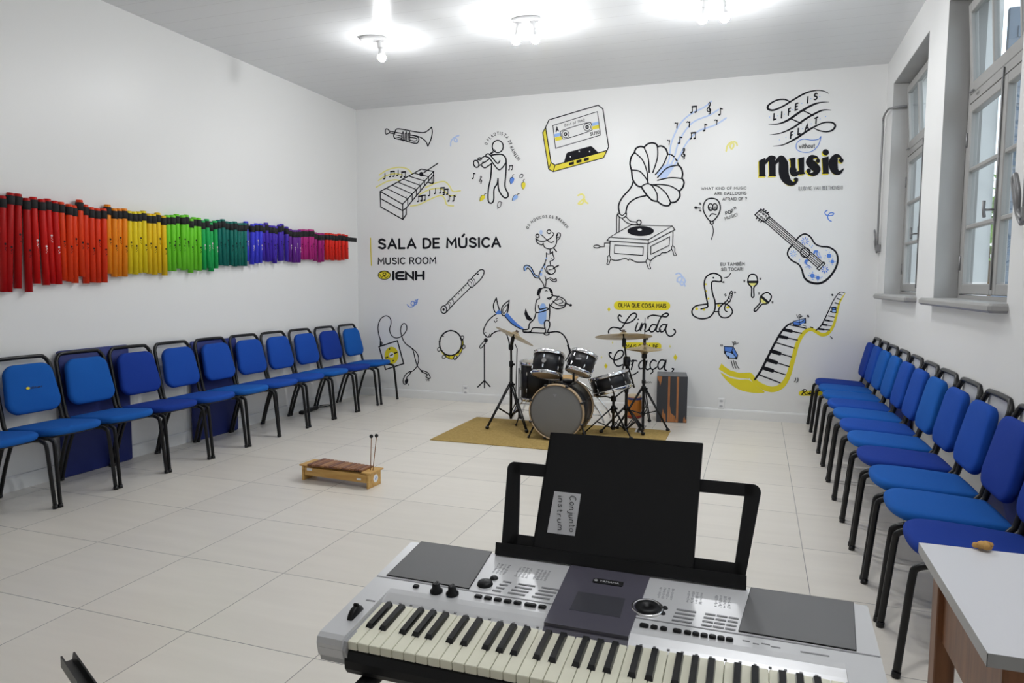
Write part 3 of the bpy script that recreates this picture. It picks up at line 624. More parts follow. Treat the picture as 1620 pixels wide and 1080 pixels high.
# cat
d.st([(445, 525), (446, 500), (468, 492), (492, 512), (520, 565), (555, 580)], [16, 14, 10, 9, 8, 6], BLUEL).st([(440, 530), (438, 500), (462, 488), (495, 508), (522, 560), (556, 575)], 5).st([(455, 520), (470, 510), (500, 545), (520, 580), (555, 588)], 5)
d.st([(612, 392), (610, 440), (588, 495), (560, 545), (556, 585), (585, 628), (596, 662)], 5).st([(612, 392), (618, 400), (645, 398), (660, 382), (662, 405), (672, 435), (656, 452), (640, 458), (645, 490)], 5).st([(600, 572), (610, 610), (603, 655)], 5).st([(607, 605), (640, 585), (668, 600), (685, 592), (688, 612), (665, 614), (640, 598)], 5).st([(602, 470), (598, 510), (615, 545), (640, 560)], 5)
for x, y, r in ((598, 500, 8), (575, 525, 9), (570, 558, 11), (612, 435, 7)): d.el(x, y, r*.8, r*1.2, 0, fill=BLUEL)
d.st([(615, 500), (650, 492), (668, 500), (680, 535), (652, 558), (622, 540)], 5, closed=True).ln((668, 510), (705, 490), w=7).ln((630, 525), (670, 515), w=4).el(650, 435, 3, 3, 0, fill=B_)
# rooster
d.st([(585, 320), (600, 350), (640, 362), (678, 342), (692, 302), (690, 262), (702, 238), (720, 245), (716, 275), (702, 290)], 5).st([(700, 250), (690, 275), (712, 268)], 4).st([(530, 280), (540, 312), (575, 330), (588, 318)], 5).st([(528, 280), (560, 300), (600, 300), (640, 280), (668, 250), (662, 235)], 5).el(632, 228, 15, 14, 5).el(542, 260, 12, 14, 5).st([(568, 250), (585, 262), (625, 300), (650, 312), (672, 300)], 4).ln((640, 362), (640, 392), w=5).ln((668, 355), (690, 382), w=6).el(570, 232, 12, 18, 0, fill=BLUEP)
d.arc('OS MÚSICOS DE BREMEN', [(470, 212), (500, 165), (560, 130), (620, 122), (690, 133), (735, 165), (770, 205)], 23)
d.done('animal_musicians_drawing', 'drawing of a donkey, dog, cat and rooster stacked up as musicians', 'wall drawing')
d = Decal(570, 460, 6)
d.el(1192, 468, 19, 22, 0, fill=B_).st([(1172, 480), (1135, 525), (1138, 543), (1152, 540), (1190, 495)], 6).ln((1178, 505), (1179, 920), w=8).ln((1179, 850), (1115, 912), w=8).ln((1179, 850), (1232, 908), w=8)
d.done('microphone_drawing', 'black drawing of a microphone on a tripod stand below the drawn donkey', 'wall drawing')
# cassette
d = Decal(850, 155, 8.307)
d.fl([(110, 385), (72, 455), (150, 935), (182, 850)], YEL).fl([(235, 880), (918, 690), (872, 785), (210, 967)], YEL).fl([(182, 850), (235, 880), (210, 967), (150, 935)], YEL)
d.st([(155, 287), (800, 95), (862, 142), (938, 642), (917, 690), (235, 880), (182, 850), (110, 385)], 9, closed=True, sm=False).ln((110, 385), (72, 455), (150, 935), (210, 967), (872, 785), (917, 690), w=8).ln((182, 850), (150, 935), w=7).ln((235, 880), (210, 967), w=7)
d.fl([(222, 476), (310, 452), (312, 495), (230, 515)], BLUEL).fl([(230, 520), (312, 498), (330, 545), (240, 568)], YEL).fl([(718, 330), (800, 308), (808, 345), (722, 370)], BLUEL).fl([(722, 375), (808, 350), (815, 400), (725, 415)], YEL)
d.st([(205, 362), (790, 180), (832, 487), (240, 662)], 6, closed=True, sm=False)
d.st([(335, 425), (660, 325), (710, 345), (715, 400), (690, 435), (375, 535), (325, 515), (310, 470)], 6, closed=True)
for x, y in ((371, 475), (656, 383)): d.el(x, y, 45, 48, 5).el(x, y, 24, 26, 0, fill=B_).el(x, y, 8, 8, 0, fill=MWHITE)
d.tx('A', (242, 452), (285, 438), (235, 380), off=.03).tx('Best of 1962', (360, 378), (626, 306), (355, 342), off=.0).tx('SU90', (697, 502), (820, 470), (690, 455), off=.01)
d.fl([(350, 850), (385, 728), (402, 714), (700, 632), (722, 640), (802, 716)], B_)
for x, y in ((437, 772), (552, 702), (688, 704)): d.el(x, y, 9, 9, 0, fill=MWHITE)
for x, y in ((450, 862), (549, 832), (647, 806)): d.fl([(x-34, y-12), (x+32, y-28), (x+33, y+8), (x-33, y+26)], B_)
d.done('cassette_drawing', 'black and yellow drawing of a tape cassette near the ceiling')
# gramophone
d = Decal(820, 130, 4.5)
for p in ([(1015, 660), (1070, 560), (1090, 430), (1150, 300), (1230, 225), (1320, 180), (1375, 135)], [(1030, 670), (1100, 560), (1140, 430), (1200, 330), (1260, 275), (1360, 235), (1425, 195)], [(1048, 685), (1130, 560), (1200, 430), (1280, 350), (1400, 305), (1480, 255)]): d.st(p, 7, BLUEP)
d.fl([(985, 650), (1040, 590), (1110, 590), (1060, 670), (1030, 690)], BLUEP, True)
for p in ([(805, 625), (795, 580), (805, 530), (828, 500)], [(826, 502), (838, 472), (868, 458), (896, 463)], [(894, 465), (918, 442), (950, 432), (980, 440), (992, 460)], [(990, 460), (1020, 455), (1050, 475), (1064, 512)], [(1138, 590), (1160, 612), (1170, 650), (1165, 686)], [(1165, 684), (1180, 712), (1170, 750), (1145, 777)], [(1145, 775), (1150, 812), (1122, 850), (1085, 857)], [(1085, 855), (1070, 878), (1030, 875), (990, 848)], [(990, 848), (950, 838), (905, 790), (876, 745)], [(876, 745), (845, 735), (815, 692), (806, 625)]): d.st(p, 8)
d.st([(1064, 512), (1080, 514)], 7).st([(1092, 518), (1108, 530)], 7).st([(1118, 545), (1130, 560)], 7).st([(1134, 575), (1139, 590)], 7)
for p in ([(828, 500), (885, 555), (918, 645), (922, 715)], [(895, 463), (925, 540), (932, 642)], [(991, 460), (990, 540), (958, 642)], [(1064, 512), (1030, 590), (975, 658)], [(1138, 590), (1060, 610), (992, 678)], [(1165, 685), (1080, 680), (992, 698)], [(1145, 776), (1090, 742), (1020, 728), (960, 730)], [(1085, 857), (1055, 795), (1000, 745), (945, 728)], [(990, 848), (987, 795), (955, 740), (922, 722), (890, 733), (876, 745)], [(806, 625), (865, 635), (910, 685), (925, 718)]): d.st(p, 6)
d.st([(820, 700), (800, 752), (740, 822), (714, 880), (722, 938)], 7).st([(908, 808), (840, 825), (782, 870), (765, 932)], 7)
for x, y, k, kd in ((1238, 198, 26, 3), (1360, 185, 30, 4), (1438, 212, 28, 2), (1125, 308, 24, 5), (1212, 300, 26, 5), (1150, 415, 28, 2), (1232, 385, 26, 3), (1328, 326, 28, 2), (1408, 285, 22, 5), (1178, 508, 28, 4), (1070, 430, 22, 5)): d.note(x, y, k, kd)
d.at(930, 300, 7.712).st([(368, 285), (376, 325), (420, 346), (464, 322), (472, 285)], 8).st([(392, 290), (420, 316), (452, 290)], 7).st([(413, 345), (470, 398), (545, 423), (625, 423)], 7).st([(470, 332), (520, 382), (600, 393)], 7).el(625, 397, 26, 27, 9).ln((385, 338), (381, 510), w=7).st([(372, 290), (355, 320), (352, 420), (353, 525)], 7)
d.st([(265, 580), (530, 428), (1028, 443), (738, 610)], 7, closed=True, sm=False).ln((265, 580), (233, 622), (738, 658), (738, 610), w=7).ln((738, 658), (1062, 487), (1028, 443), w=7).ln((272, 630), (265, 802), w=7).ln((735, 660), (730, 845), w=7).ln((1040, 500), (1035, 685), w=7)
d.st([(328, 675), (678, 698), (672, 800), (325, 775)], 6, closed=True, sm=False).st([(770, 690), (998, 573), (992, 680), (770, 787)], 6, closed=True, sm=False)
d.st([(280, 845), (350, 862), (455, 838), (495, 858), (515, 845), (600, 882), (710, 880)], 7).st([(765, 865), (830, 812), (880, 795), (905, 770), (960, 765), (1022, 728)], 7)
d.st([(258, 800), (240, 830), (246, 870), (232, 905), (258, 908), (270, 870), (280, 835)], 6, closed=True).st([(735, 845), (710, 870), (730, 930), (742, 962), (768, 960), (755, 920), (762, 870)], 6, closed=True).st([(1035, 685), (1020, 712), (1040, 760), (1052, 802), (1080, 795), (1062, 760), (1060, 710)], 6, closed=True)
d.el(645, 503, 162, 60, 0, fill=B_).el(633, 488, 27, 14, 0, fill=MWHITE).ln((630, 425), (632, 450), w=3).ln((268, 648), (205, 650), (203, 695), (150, 695), w=6).el(110, 693, 38, 17, 7)
d.done('gramophone_drawing', 'black outline drawing of a gramophone with petal horn and blue staff lines')
# "life is flat without music" lettering
d = Decal(1080, 120, 5.143)
d.st([(880, 214), (830, 192), (765, 198), (702, 235), (694, 268), (740, 279), (820, 245), (900, 195), (1000, 140), (1090, 118), (1150, 125), (1188, 143)], [5, 8, 8, 10, 12, 10, 9, 9, 9, 6, 5, 3])
d.st([(698, 394), (780, 390), (860, 358), (960, 290), (1060, 235), (1130, 215), (1192, 212)], [2, 7, 12, 12, 11, 6, 2]).st([(706, 480), (800, 465), (900, 420), (1000, 350), (1100, 295), (1150, 278), (1208, 279)], [2, 6, 10, 11, 10, 7, 3])
d.st([(736, 572), (820, 560), (920, 510), (1010, 450), (1080, 410), (1150, 380), (1215, 380), (1241, 405), (1220, 440), (1170, 455), (1110, 445), (1072, 427)], [2, 6, 11, 11, 9, 8, 9, 11, 10, 8, 7, 5]).ln((985, 285), (1062, 322), w=7).ln((880, 348), (965, 387), w=7)
for ch, x, y, wd in (('L', 735, 366, 28), ('I', 803, 348, 7), ('F', 853, 328, 26), ('E', 910, 288, 28), ('I', 1016, 226, 7), ('S', 1063, 206, 34), ('F', 872, 518, 26), ('L', 932, 486, 28), ('A', 990, 455, 38), ('T', 1066, 404, 34)):
    d.tx(ch, (x, y), (x+wd, y-wd*.42), (x+4, y-62), off=.02)
for x, y in ((708, 335), (772, 325), (830, 312), (892, 275), (970, 225), (1043, 185), (1115, 168), (788, 520), (840, 502), (912, 468), (975, 430), (1045, 390), (1118, 350), (1163, 332)): d.el(x, y, 4, 4, 0, fill=BLUEL, n=10)
d.st([(1125, 495), (1105, 515), (1050, 522), (975, 515), (930, 545), (925, 590), (955, 615), (1015, 622), (1065, 605), (1105, 560)], 6, BLUE, closed=True).tx('without', (945, 592), (1077, 586), (945, 552), off=.004)
def music_word(ofs, m):
    ox, oy = ofs; o = d.o; d.at(o[0]+ox/o[2], o[1]+oy/o[2], o[2])
    d.fl([(620, 690), (666, 668), (672, 668), (672, 806), (680, 818), (618, 820), (622, 806)], m).st([(672, 712), (690, 685), (718, 665), (745, 668)], [12, 20, 24, 20], m).fl([(702, 690), (735, 660), (757, 690), (757, 806), (764, 815), (697, 817), (704, 806)], m)
    d.st([(757, 712), (775, 685), (800, 665), (822, 672)], [12, 20, 24, 20], m).st([(812, 690), (820, 720), (822, 790), (838, 835), (868, 868), (905, 875), (930, 850)], [44, 52, 54, 48, 34, 20, 14], m).el(922, 842, 18, 16, 0, fill=m)
    d.fl([(866, 672), (918, 664), (918, 780), (880, 785), (876, 690)], m).st([(897, 765), (905, 792), (930, 795), (955, 775)], [40, 36, 22, 12], m).fl([(940, 670), (988, 660), (988, 780), (996, 798), (950, 804), (946, 780)], m)
    d.st([(1108, 688), (1090, 662), (1050, 662), (1035, 700), (1062, 730), (1088, 762), (1072, 795), (1035, 800), (1014, 778)], [8, 12, 26, 44, 48, 44, 26, 12, 8], m).el(1100, 692, 17, 17, 0, fill=m).el(1024, 772, 19, 19, 0, fill=m)
    d.fl([(1134, 668), (1187, 655), (1187, 782), (1195, 795), (1136, 798), (1140, 782)], m).el(1163, 622, 26, 25, 0, fill=m)
    d.st([(1298, 690), (1280, 658), (1250, 655), (1228, 690), (1225, 730), (1240, 772), (1275, 786), (1308, 758)], [8, 12, 28, 46, 48, 40, 22, 6], m).el(1290, 688, 19, 19, 0, fill=m); d.at(*o)
music_word((-7, 9), YEL); music_word((0, 0), B_)
d.tx('(LUDWIG VAN BEETHOVEN)', (942, 932), (1302, 925), (942, 900), off=-.008)
d.done('music_quote_lettering', 'black ribbon quote lettering with bold yellow shadowed word, top right of the back wall', 'wall lettering')
# balloon joke
d = Decal(1080, 280, 5.4)
d.tx('WHAT KIND OF MUSIC', (158, 110), (545, 106), (158, 86)).tx('ARE BALLOONS', (270, 155), (545, 150), (270, 128)).tx('AFRAID OF ?', (340, 202), (550, 198), (340, 175))
d.st([(250, 181), (200, 198), (175, 260), (195, 325), (246, 380), (303, 325), (322, 258), (300, 200)], 7, closed=True).el(238, 257, 20, 30, 6).el(276, 256, 20, 29, 6).el(236, 268, 8, 12, 4).el(278, 266, 8, 12, 4).st([(230, 335), (250, 314), (285, 320)], 6).st([(238, 382), (258, 382), (260, 398), (236, 398)], 5, closed=True).st([(248, 400), (262, 448), (258, 490), (245, 532)], 5)
d.tx('POP', (368, 328), (438, 302), (360, 296)).tx('MUSIC!', (363, 370), (470, 332), (356, 343), off=.004)
d.ln((110, 262), (152, 265), w=5).el(112, 262, 9, 8, 5).ln((142, 222), (150, 236), w=4).ln((150, 220), (158, 234), w=4).ln((140, 285), (152, 290), w=4).ln((150, 278), (156, 288), w=4).ln((436, 258), (446, 272), w=4).ln((448, 254), (456, 268), w=4)
d.done('balloon_joke_drawing', 'black drawing of a frightened balloon with a joke lettered above it')
# guitar
d = Decal(1080, 280, 5.4)
d.st([(968, 542), (1000, 505), (1045, 486), (1090, 510), (1130, 568), (1180, 592), (1250, 600), (1308, 640), (1325, 710), (1300, 790), (1240, 868), (1170, 907), (1090, 898), (1040, 858), (1018, 790), (990, 745), (930, 710), (897, 665), (905, 618), (938, 580)], [9, 9, 9, 9, 9, 9, 10, 10, 11, 12, 13, 13, 13, 12, 10, 9, 9, 9, 9, 9])
for t in (0, .22, .5, .74, 1): d.ln((738-46*t, 336+38*t), (1203-48*t, 735+40*t), w=6 if t in (0, 1) else 5)
d.st([(668, 275), (735, 322), (738, 345), (697, 385), (640, 345), (618, 322)], 7, closed=True, sm=False).el(1047, 645, 40, 40, 7).st([(1205, 725), (1216, 738), (1166, 795), (1146, 783)], 6, closed=True, sm=False)
for (x, y) in ((668, 297), (690, 315), (712, 333), (650, 325), (672, 343), (692, 358)): d.el(x, y, 9, 7, 4, rot=.7)
for a, b_ in (((700, 298), (712, 288)), ((722, 312), (732, 302)), ((684, 285), (694, 275)), ((640, 345), (630, 355)), ((658, 360), (650, 372)), ((676, 372), (668, 384))): d.ln(a, b_, w=8)
for cx, cy, r in ((1045, 545, 36), (945, 655, 32), (1215, 790, 34)):
    for k in range(8):
        a = k*PI/4+.1; d.st([(cx+r*.3*math.cos(a), cy+r*.3*math.sin(a)), (cx+r*.7*math.cos(a), cy+r*.7*math.sin(a)), (cx+r*math.cos(a), cy+r*math.sin(a))], [3, 9, 3], BLUE if cy > 700 or cy < 600 else BLUEL)
for x, y, r in ((1250, 672, 19), (1278, 722, 16), (1108, 842, 19), (1155, 860, 16)):
    d.el(x, y, r, r, 0, fill=BLUE)
    for k in range(4): a = k*1.6; d.el(x+r*1.6*math.cos(a), y+r*1.6*math.sin(a), 5, 5, 0, fill=BLUEL, n=10)
d.st([(1122, 650), (1130, 635), (1150, 632), (1145, 655), (1160, 682), (1185, 692)], [14, 18, 12, 8, 7, 3], BLUE).st([(1165, 640), (1170, 662), (1185, 690)], 6, BLUEL).st([(1045, 735), (1050, 715), (1066, 712), (1055, 740), (1080, 758), (1105, 775)], [12, 16, 10, 8, 7, 3], BLUE).st([(1045, 770), (1070, 765), (1090, 785)], 6, BLUEL)
for x, y in ((1085, 585), (1100, 600), (1110, 585), (1000, 705), (995, 720), (1225, 625), (1215, 690), (1085, 820), (1190, 850), (1115, 875), (1235, 750), (1130, 690)): d.el(x, y, 6, 4, 0, fill=BLUEL, rot=1, n=10)
d.done('guitar_drawing', 'black outline drawing of an acoustic guitar with blue flowers')
# snake
d = Decal(1080, 400, 4.153)
for x, y, r in ((152, 205, 7), (154, 250, 6), (170, 300, 7), (92, 366, 10), (140, 373, 8), (236, 345, 9), (296, 358, 10)): d.el(x, y, r, r*.9, 0, fill=YEL, n=14)
d.st([(165, 336), (150, 262), (142, 200), (156, 156), (200, 133), (242, 147), (256, 172), (245, 188), (193, 190), (195, 260), (212, 318), (210, 375), (178, 420), (120, 432), (72, 412), (61, 380), (88, 348), (162, 335)], 6.5).st([(162, 335), (163, 356), (120, 368)], 6).st([(216, 334), (270, 332), (310, 352), (327, 388), (302, 420), (262, 424), (238, 400), (242, 360), (292, 312)], 6).st([(312, 318), (280, 345), (278, 375), (292, 386)], 5).ln((213, 386), (238, 386), w=6)
d.st([(293, 312), (302, 290), (315, 254), (326, 256), (322, 290), (308, 318)], 4, closed=True)
for y, x0 in ((265, 312), (276, 308), (287, 304), (298, 299)): d.ln((x0, y), (x0+16, y+4), w=4)
d.el(202, 163, 6, 6, 0, fill=B_).ln((247, 187), (272, 195), w=4).ln((262, 190), (272, 187), w=3).st([(315, 133), (300, 155), (275, 163)], 4).ln((272, 270), (282, 284), w=3).ln((280, 268), (287, 280), w=3).ln((338, 254), (342, 266), w=3).ln((346, 254), (348, 264), w=3)
d.tx('EU TAMBÉM', (248, 85), (408, 83), (248, 63)).tx('SEI TOCAR!', (252, 119), (398, 116), (252, 97))
d.done('snake_drawing', 'black outline drawing of a rattlesnake with yellow spots and a speech line')
for k, (x, y, r, lb) in enumerate(((460, 180, 0, 'upright maraca drawing with yellow stripe'), (545, 298, .72, 'tilted maraca drawing with yellow stripe, below the upright one'))):
    d = Decal(1080, 400, 4.153); c, q = math.cos(r), math.sin(r); T = lambda a, b_: (x+a*c-b_*q, y+a*q+b_*c)
    d.fl([T(-29, 14), T(29, 14), T(22, 30), T(0, 38), T(-22, 30)], YELP).ln(T(-30, 10), T(30, 10), w=11)
    d.st([T(-9, 44), T(-28, 22), T(-31, -8), T(-20, -34), T(0, -40), T(20, -34), T(31, -8), T(28, 22), T(9, 44), T(7, 70), T(8, 102), T(0, 112), T(-8, 102), T(-7, 70)], 6, closed=True)
    for a in ((-55, 5), (50, -10)): p = T(*a); d.ln((p[0]-3, p[1]-6), (p[0]-2, p[1]+6), w=3).ln((p[0]+4, p[1]-6), (p[0]+4, p[1]+5), w=3)
    d.done('maraca_drawing', lb, 'wall drawing', 'pair of maraca drawings')
# piano-key roller coaster
d = Decal(1130, 460, 6)
d.fl([(42, 742), (68, 688), (95, 715), (150, 752), (240, 778), (338, 774), (345, 800), (332, 832), (240, 828), (150, 808)], YEL).fl([(60, 772), (140, 818), (240, 842), (330, 845), (400, 905), (478, 962), (360, 966), (225, 932), (125, 858)], YEL, True)
d.st([(345, 800), (400, 872), (480, 918), (560, 934), (640, 900), (700, 810), (745, 660), (790, 500), (850, 400), (910, 365), (965, 385), (1020, 415), (1080, 400), (1130, 330), (1160, 230), (1190, 110), (1245, 20)], [44, 50, 54, 54, 52, 46, 42, 40, 36, 32, 32, 34, 32, 26, 22, 18, 5], YEL)
d.st([(385, 840), (440, 760), (500, 645), (570, 505), (640, 385), (700, 322), (750, 300)], [12, 15, 15, 14, 12, 10, 6]).st([(965, 376), (1020, 320), (1080, 200), (1130, 92), (1190, 14), (1245, 20)], [6, 8, 7, 6, 5, 3])
d.ln((432, 798), (625, 872), w=8)
for a, b_, k in (((465, 730), (675, 795), 1), ((500, 652), (712, 718), 1), ((540, 570), (735, 627), 1), ((585, 490), (762, 543), 0), ((615, 430), (790, 466), 1), ((662, 368), (830, 402), 1), ((720, 322), (872, 355), 0), ((790, 308), (935, 350), 0)):
    d.ln(a, b_, w=7)
    if k: m_ = lp(a, b_, .42); d.ln(a, m_, w=24 if a[1] > 500 else 20)
for k in range(9):
    t = k/8; a = (985+(1185-985)*t**.75, 360-(360-30)*t); b_ = (1095+(1215-1095)*t, 372-(372-42)*t); d.ln(a, b_, w=5)
    if k in (0, 1, 2, 4, 6, 7): d.ln(a, lp(a, b_, .5), w=12-6*t)
def cart(P, w=5):
    for poly, m in P: d.fl(poly, m).st(poly, w, B_, True, False)
cart((([(95, 528), (180, 532), (222, 610), (215, 640), (130, 636), (98, 585)], BLUEL), ([(95, 528), (180, 532), (162, 585), (98, 572)], BLUE), ([(180, 532), (222, 608), (212, 640), (165, 575)], BLUE)))
for x, y in ((102, 585), (170, 585), (135, 632), (208, 638)): d.el(x, y, 9, 14, 0, fill=B_)
d.st([(180, 530), (182, 505), (170, 482)], 4).el(195, 490, 10, 9, 4).st([(182, 508), (205, 505), (228, 494)], 4)
cart((([(748, 290), (865, 260), (868, 302), (808, 326), (750, 322)], BLUE), ([(748, 290), (865, 260), (835, 290), (805, 298)], BLUEL)))
d.ln((806, 255), (808, 325), w=4).el(812, 236, 11, 10, 4).st([(782, 226), (792, 250), (806, 256), (838, 238)], 4).st([(830, 322), (850, 315), (905, 345)], 14, MWHITE)
cart((([(1112, 155), (1152, 152), (1158, 200), (1118, 205)], BLUEL), ([(1120, 160), (1150, 158), (1152, 178), (1122, 180)], BLUE)), 4)
for p in (((160, 660), (172, 705), (182, 732)), ((182, 660), (194, 705), (206, 734)), ((202, 668), (216, 710), (236, 738)), ((770, 825), (772, 845), (760, 862)), ((792, 825), (794, 850), (780, 866)), ((62, 510), (66, 524)), ((74, 508), (80, 522)), ((1100, 432), (1115, 446)), ((1110, 442), (1122, 452)), ((882, 232), (892, 252)), ((890, 228), (898, 246)), ((1112, 36), (1122, 46)), ((1118, 30), (1128, 40))): d.st(list(p), 5)
d.done('piano_coaster_drawing', 'yellow, black and blue drawing of a piano-key roller coaster with carts')
d = Decal(1130, 460, 6)
d.st([(825, 972), (1010, 970)], 48, YEL).st([(835, 945), (850, 935), (872, 938), (870, 955), (845, 962), (828, 985)], 5).st([(850, 940), (835, 985)], 5).st([(850, 962), (872, 985), (880, 978)], 5)
for k, x in enumerate((888, 905, 922, 940, 958)): d.st([(x-8, 978), (x, 965), (x+6, 975), (x-2, 984), (x+9, 978)], 4)
d.st([(902, 978), (912, 940), (904, 975)], 4).done('signature_lettering', 'handwritten signature on a yellow strip, low on the back wall by the right chairs', 'wall lettering')
# "olha que coisa mais linda" lettering
d = Decal(930, 460, 6)
d.st([(288, 138), (742, 142)], 84, YEL, sm=False).tx('OLHA QUE COISA MAIS', (288, 156), (745, 163), (289, 113), off=.016).done('lyric_strip', 'upper yellow strip with black capitals behind the cymbals', 'wall lettering', 'yellow lyric strips')
d = Decal(930, 460, 6)
d.st([(362, 520), (665, 525)], 68, YEL, sm=False).tx('MAIS CHEIA DE', (362, 545), (668, 548), (362, 507), off=.016).done('lyric_strip', 'lower yellow strip with black capitals, half hidden by the hi-hat', 'wall lettering', 'yellow lyric strips')
d = Decal(930, 460, 6)
for p, wd in (([(318, 242), (300, 228), (288, 255), (310, 290), (370, 306), (430, 280), (462, 238), (448, 212), (410, 225), (365, 285), (320, 352), (285, 352), (235, 347), (200, 372), (197, 400)], 9), ([(300, 360), (320, 380), (360, 388)], 8),
              ([(472, 305), (452, 365), (462, 382), (490, 365), (512, 310), (500, 378)], 9), ([(506, 360), (525, 318), (548, 312), (548, 345), (540, 380), (560, 382), (585, 365)], 9),
              ([(645, 322), (610, 322), (585, 360), (598, 388), (630, 378), (660, 320), (700, 240), (740, 212), (765, 222), (745, 245), (690, 240), (620, 230), (575, 245), (572, 262)], 9), ([(668, 310), (648, 370), (665, 388), (690, 372)], 9),
              ([(750, 322), (712, 320), (680, 358), (692, 388), (722, 378), (752, 320), (738, 365), (755, 415), (790, 430), (825, 405), (830, 378), (815, 365)], 9),
              ([(222, 588), (205, 588), (208, 620), (250, 655), (305, 640), (338, 600), (328, 568), (290, 570), (255, 620), (250, 680), (285, 714), (330, 700)], 9), ([(340, 690), (335, 760), (370, 790), (430, 795), (475, 768)], 8),
              ([(395, 650), (412, 668), (432, 660), (412, 745)], 9), ([(415, 700), (440, 662), (465, 665)], 9), ([(558, 668), (515, 662), (484, 700), (495, 738), (530, 725), (560, 665), (548, 725), (565, 748), (590, 735)], 9),
              ([(650, 668), (620, 655), (592, 690), (598, 735), (625, 742), (655, 722)], 9), ([(612, 745), (618, 765), (598, 785)], 7), ([(742, 665), (695, 655), (665, 700), (678, 742), (712, 722), (742, 660), (728, 735), (745, 755)], 9), ([(800, 735), (815, 740), (800, 766)], 8)): d.st(p, wd)
d.el(478, 270, 7, 8, 0, fill=B_).tx('©DA', (548, 878), (606, 876), (548, 860), off=0)
for x, y, r in ((201, 175, 24), (172, 712, 26), (831, 630, 32)): d.fl([(x, y-r), (x+r*.62, y), (x, y+r), (x-r*.62, y)], YEL)
for x, y in ((235, 490), (130, 630), (780, 525)): d.fl([(x, y-14), (x+8, y), (x, y+14), (x-8, y)], YELP)
d.done('song_lyric_lettering', 'black script song lettering with yellow strips behind the cymbals', 'wall lettering')
# ================================================================== chairs
def pad_mesh(outline, thick, mtx, crown=.006):
    """upholstered pad: rounded edges and a slightly crowned face; local Z is the face normal"""
    cx = sum(p[0] for p in outline)/len(outline); cy = sum(p[1] for p in outline)/len(outline)
    def ring(k, h): return [(cx+(x-cx)*k, cy+(y-cy)*k, h) for x, y in outline]
    e = .5*thick
    prof = [(.0, 0), (.6, 0), (.93, 0), (.975, .12*thick), (1, .38*thick), (1, .62*thick), (.985, .80*thick), (.95, .93*thick), (.85, thick), (.5, thick+crown), (.01, thick+crown*1.3)]
    return MB().layers([ring(max(k, .01), h) for k, h in prof], mtx=mtx)
seat_out = [(-.19, -.19), (-.10, -.202), (0, -.208), (.10, -.206), (.17, -.185), (.208, -.13), (.222, -.06), (.225, 0), (.222, .06), (.208, .13), (.17, .185), (.10, .206), (0, .208), (-.10, .202), (-.19, .19), (-.205, .17), (-.21, .1), (-.212, 0), (-.21, -.1), (-.205, -.17)]
_so = smooth_path(seat_out, True, 3)
back_tilt = Matrix.Translation((-.238, 0, .684)) @ Matrix.Rotation(math.radians(90-12.5), 4, 'Y') @ Matrix.Rotation(PI/2, 4, 'Z')
seat_src = {k: pad_mesh(_so, .048, Matrix.Translation((0, 0, .421)) @ Matrix.Rotation(math.radians(-3.2), 4, 'Y'), .004).build('seat', m) for k, m in FAB.items()}
back_src = {k: pad_mesh(rounded(.365, .325, .075, 6, .33), .046, back_tilt).build('backrest', m) for k, m in FAB.items()}
SEAT_ME = {k: o.data for k, o in seat_src.items()}; BACK_ME = {k: o.data for k, o in back_src.items()}
for o in list(seat_src.values())+list(back_src.values()): bpy.data.objects.remove(o)
CG = {-1: 'chairs lined up along the right wall', 1: 'chairs lined up along the left wall'}
chair0 = empty('stacking_chair', (0, 0, 0))
for nm, me in (('seat', SEAT_ME['M']), ('backrest', BACK_ME['M'])):
    o = bpy.data.objects.new(nm, me); COL.objects.link(o); o.parent = chair0
for s_ in (-1, 1):
    q = MB().tube(smooth_path([(.262, s_*.198, .002), (.243, s_*.194, .20), (.226, s_*.190, .37), (.214, s_*.188, .405), (.175, s_*.186, .420)], False, 4), .0135, 10, sx=.8)
    q.tube([(.263, s_*.198, 0), (.260, s_*.198, .022)], .0155, 10); q.build('leg', BLACKM, chair0)
    q = MB().tube(smooth_path([(-.275, s_*.20, .002), (-.215, s_*.196, .20), (-.150, s_*.192, .36), (-.125, s_*.190, .390), (-.09, s_*.188, .405)], False, 4), .0135, 10, sx=.8)
    q.tube([(-.276, s_*.20, 0), (-.270, s_*.20, .022)], .0155, 10); q.build('leg', BLACKM, chair0)
q = MB()
for s_ in (-1, 1): q.tube([(.18, s_*.186, .420), (-.15, s_*.186, .402)], .012, 8)
for x, z in ((.12, .415), (-.12, .402)): q.tube([(x, -.186, z), (x, .186, z)], .010, 8)
q.build('seat_frame', BLACKM, chair0)
bf = [(-.02, .197, .410), (-.14, .198, .414), (-.190, .198, .445), (-.213, .197, .50), (-.281, .190, .80), (-.294, .182, .846), (-.301, .160, .876), (-.303, .12, .887)]
bf = smooth_path(bf+[(x, -y, z) for x, y, z in reversed(bf)], False, 4)
MB().tube(bf, .0135, 10).build('back_frame', BLACKM, chair0)
_used = []
def place_chair(x, y, rz, seat, back, label, group):
    r = chair0 if not _used else chair0.copy()
    if _used: COL.objects.link(r)
    _used.append(r); kids = []
    if r is chair0: kids = list(chair0.children)
    else:
        for ch in list(chair0.children):
            c = ch.copy(); COL.objects.link(c); c.parent = r; kids.append(c)
    for c in kids:
        if c.name.startswith('seat') and not c.name.startswith('seat_frame'): c.data = SEAT_ME[seat]
        if c.name.startswith('backrest'): c.data = BACK_ME[back]
    r.location = (x, y, 0); r.rotation_euler = (0, 0, rz)
    return tag(r, label, 'chair', group)
NAMEC = dict(A='bright blue', M='royal blue', D='dark navy blue')
LEFT = [(2.86, 'A', 'A'), (3.295, 'A', 'A'), (3.725, 'A', 'A'), (4.150, 'D', 'D'), (4.575, 'M', 'M'), (5.005, 'A', 'M'), (5.425, 'M', 'M'), (5.86, 'M', 'M'), (6.30, 'A', 'M'), (6.75, 'D', 'D'), (7.215, 'A', 'A')]
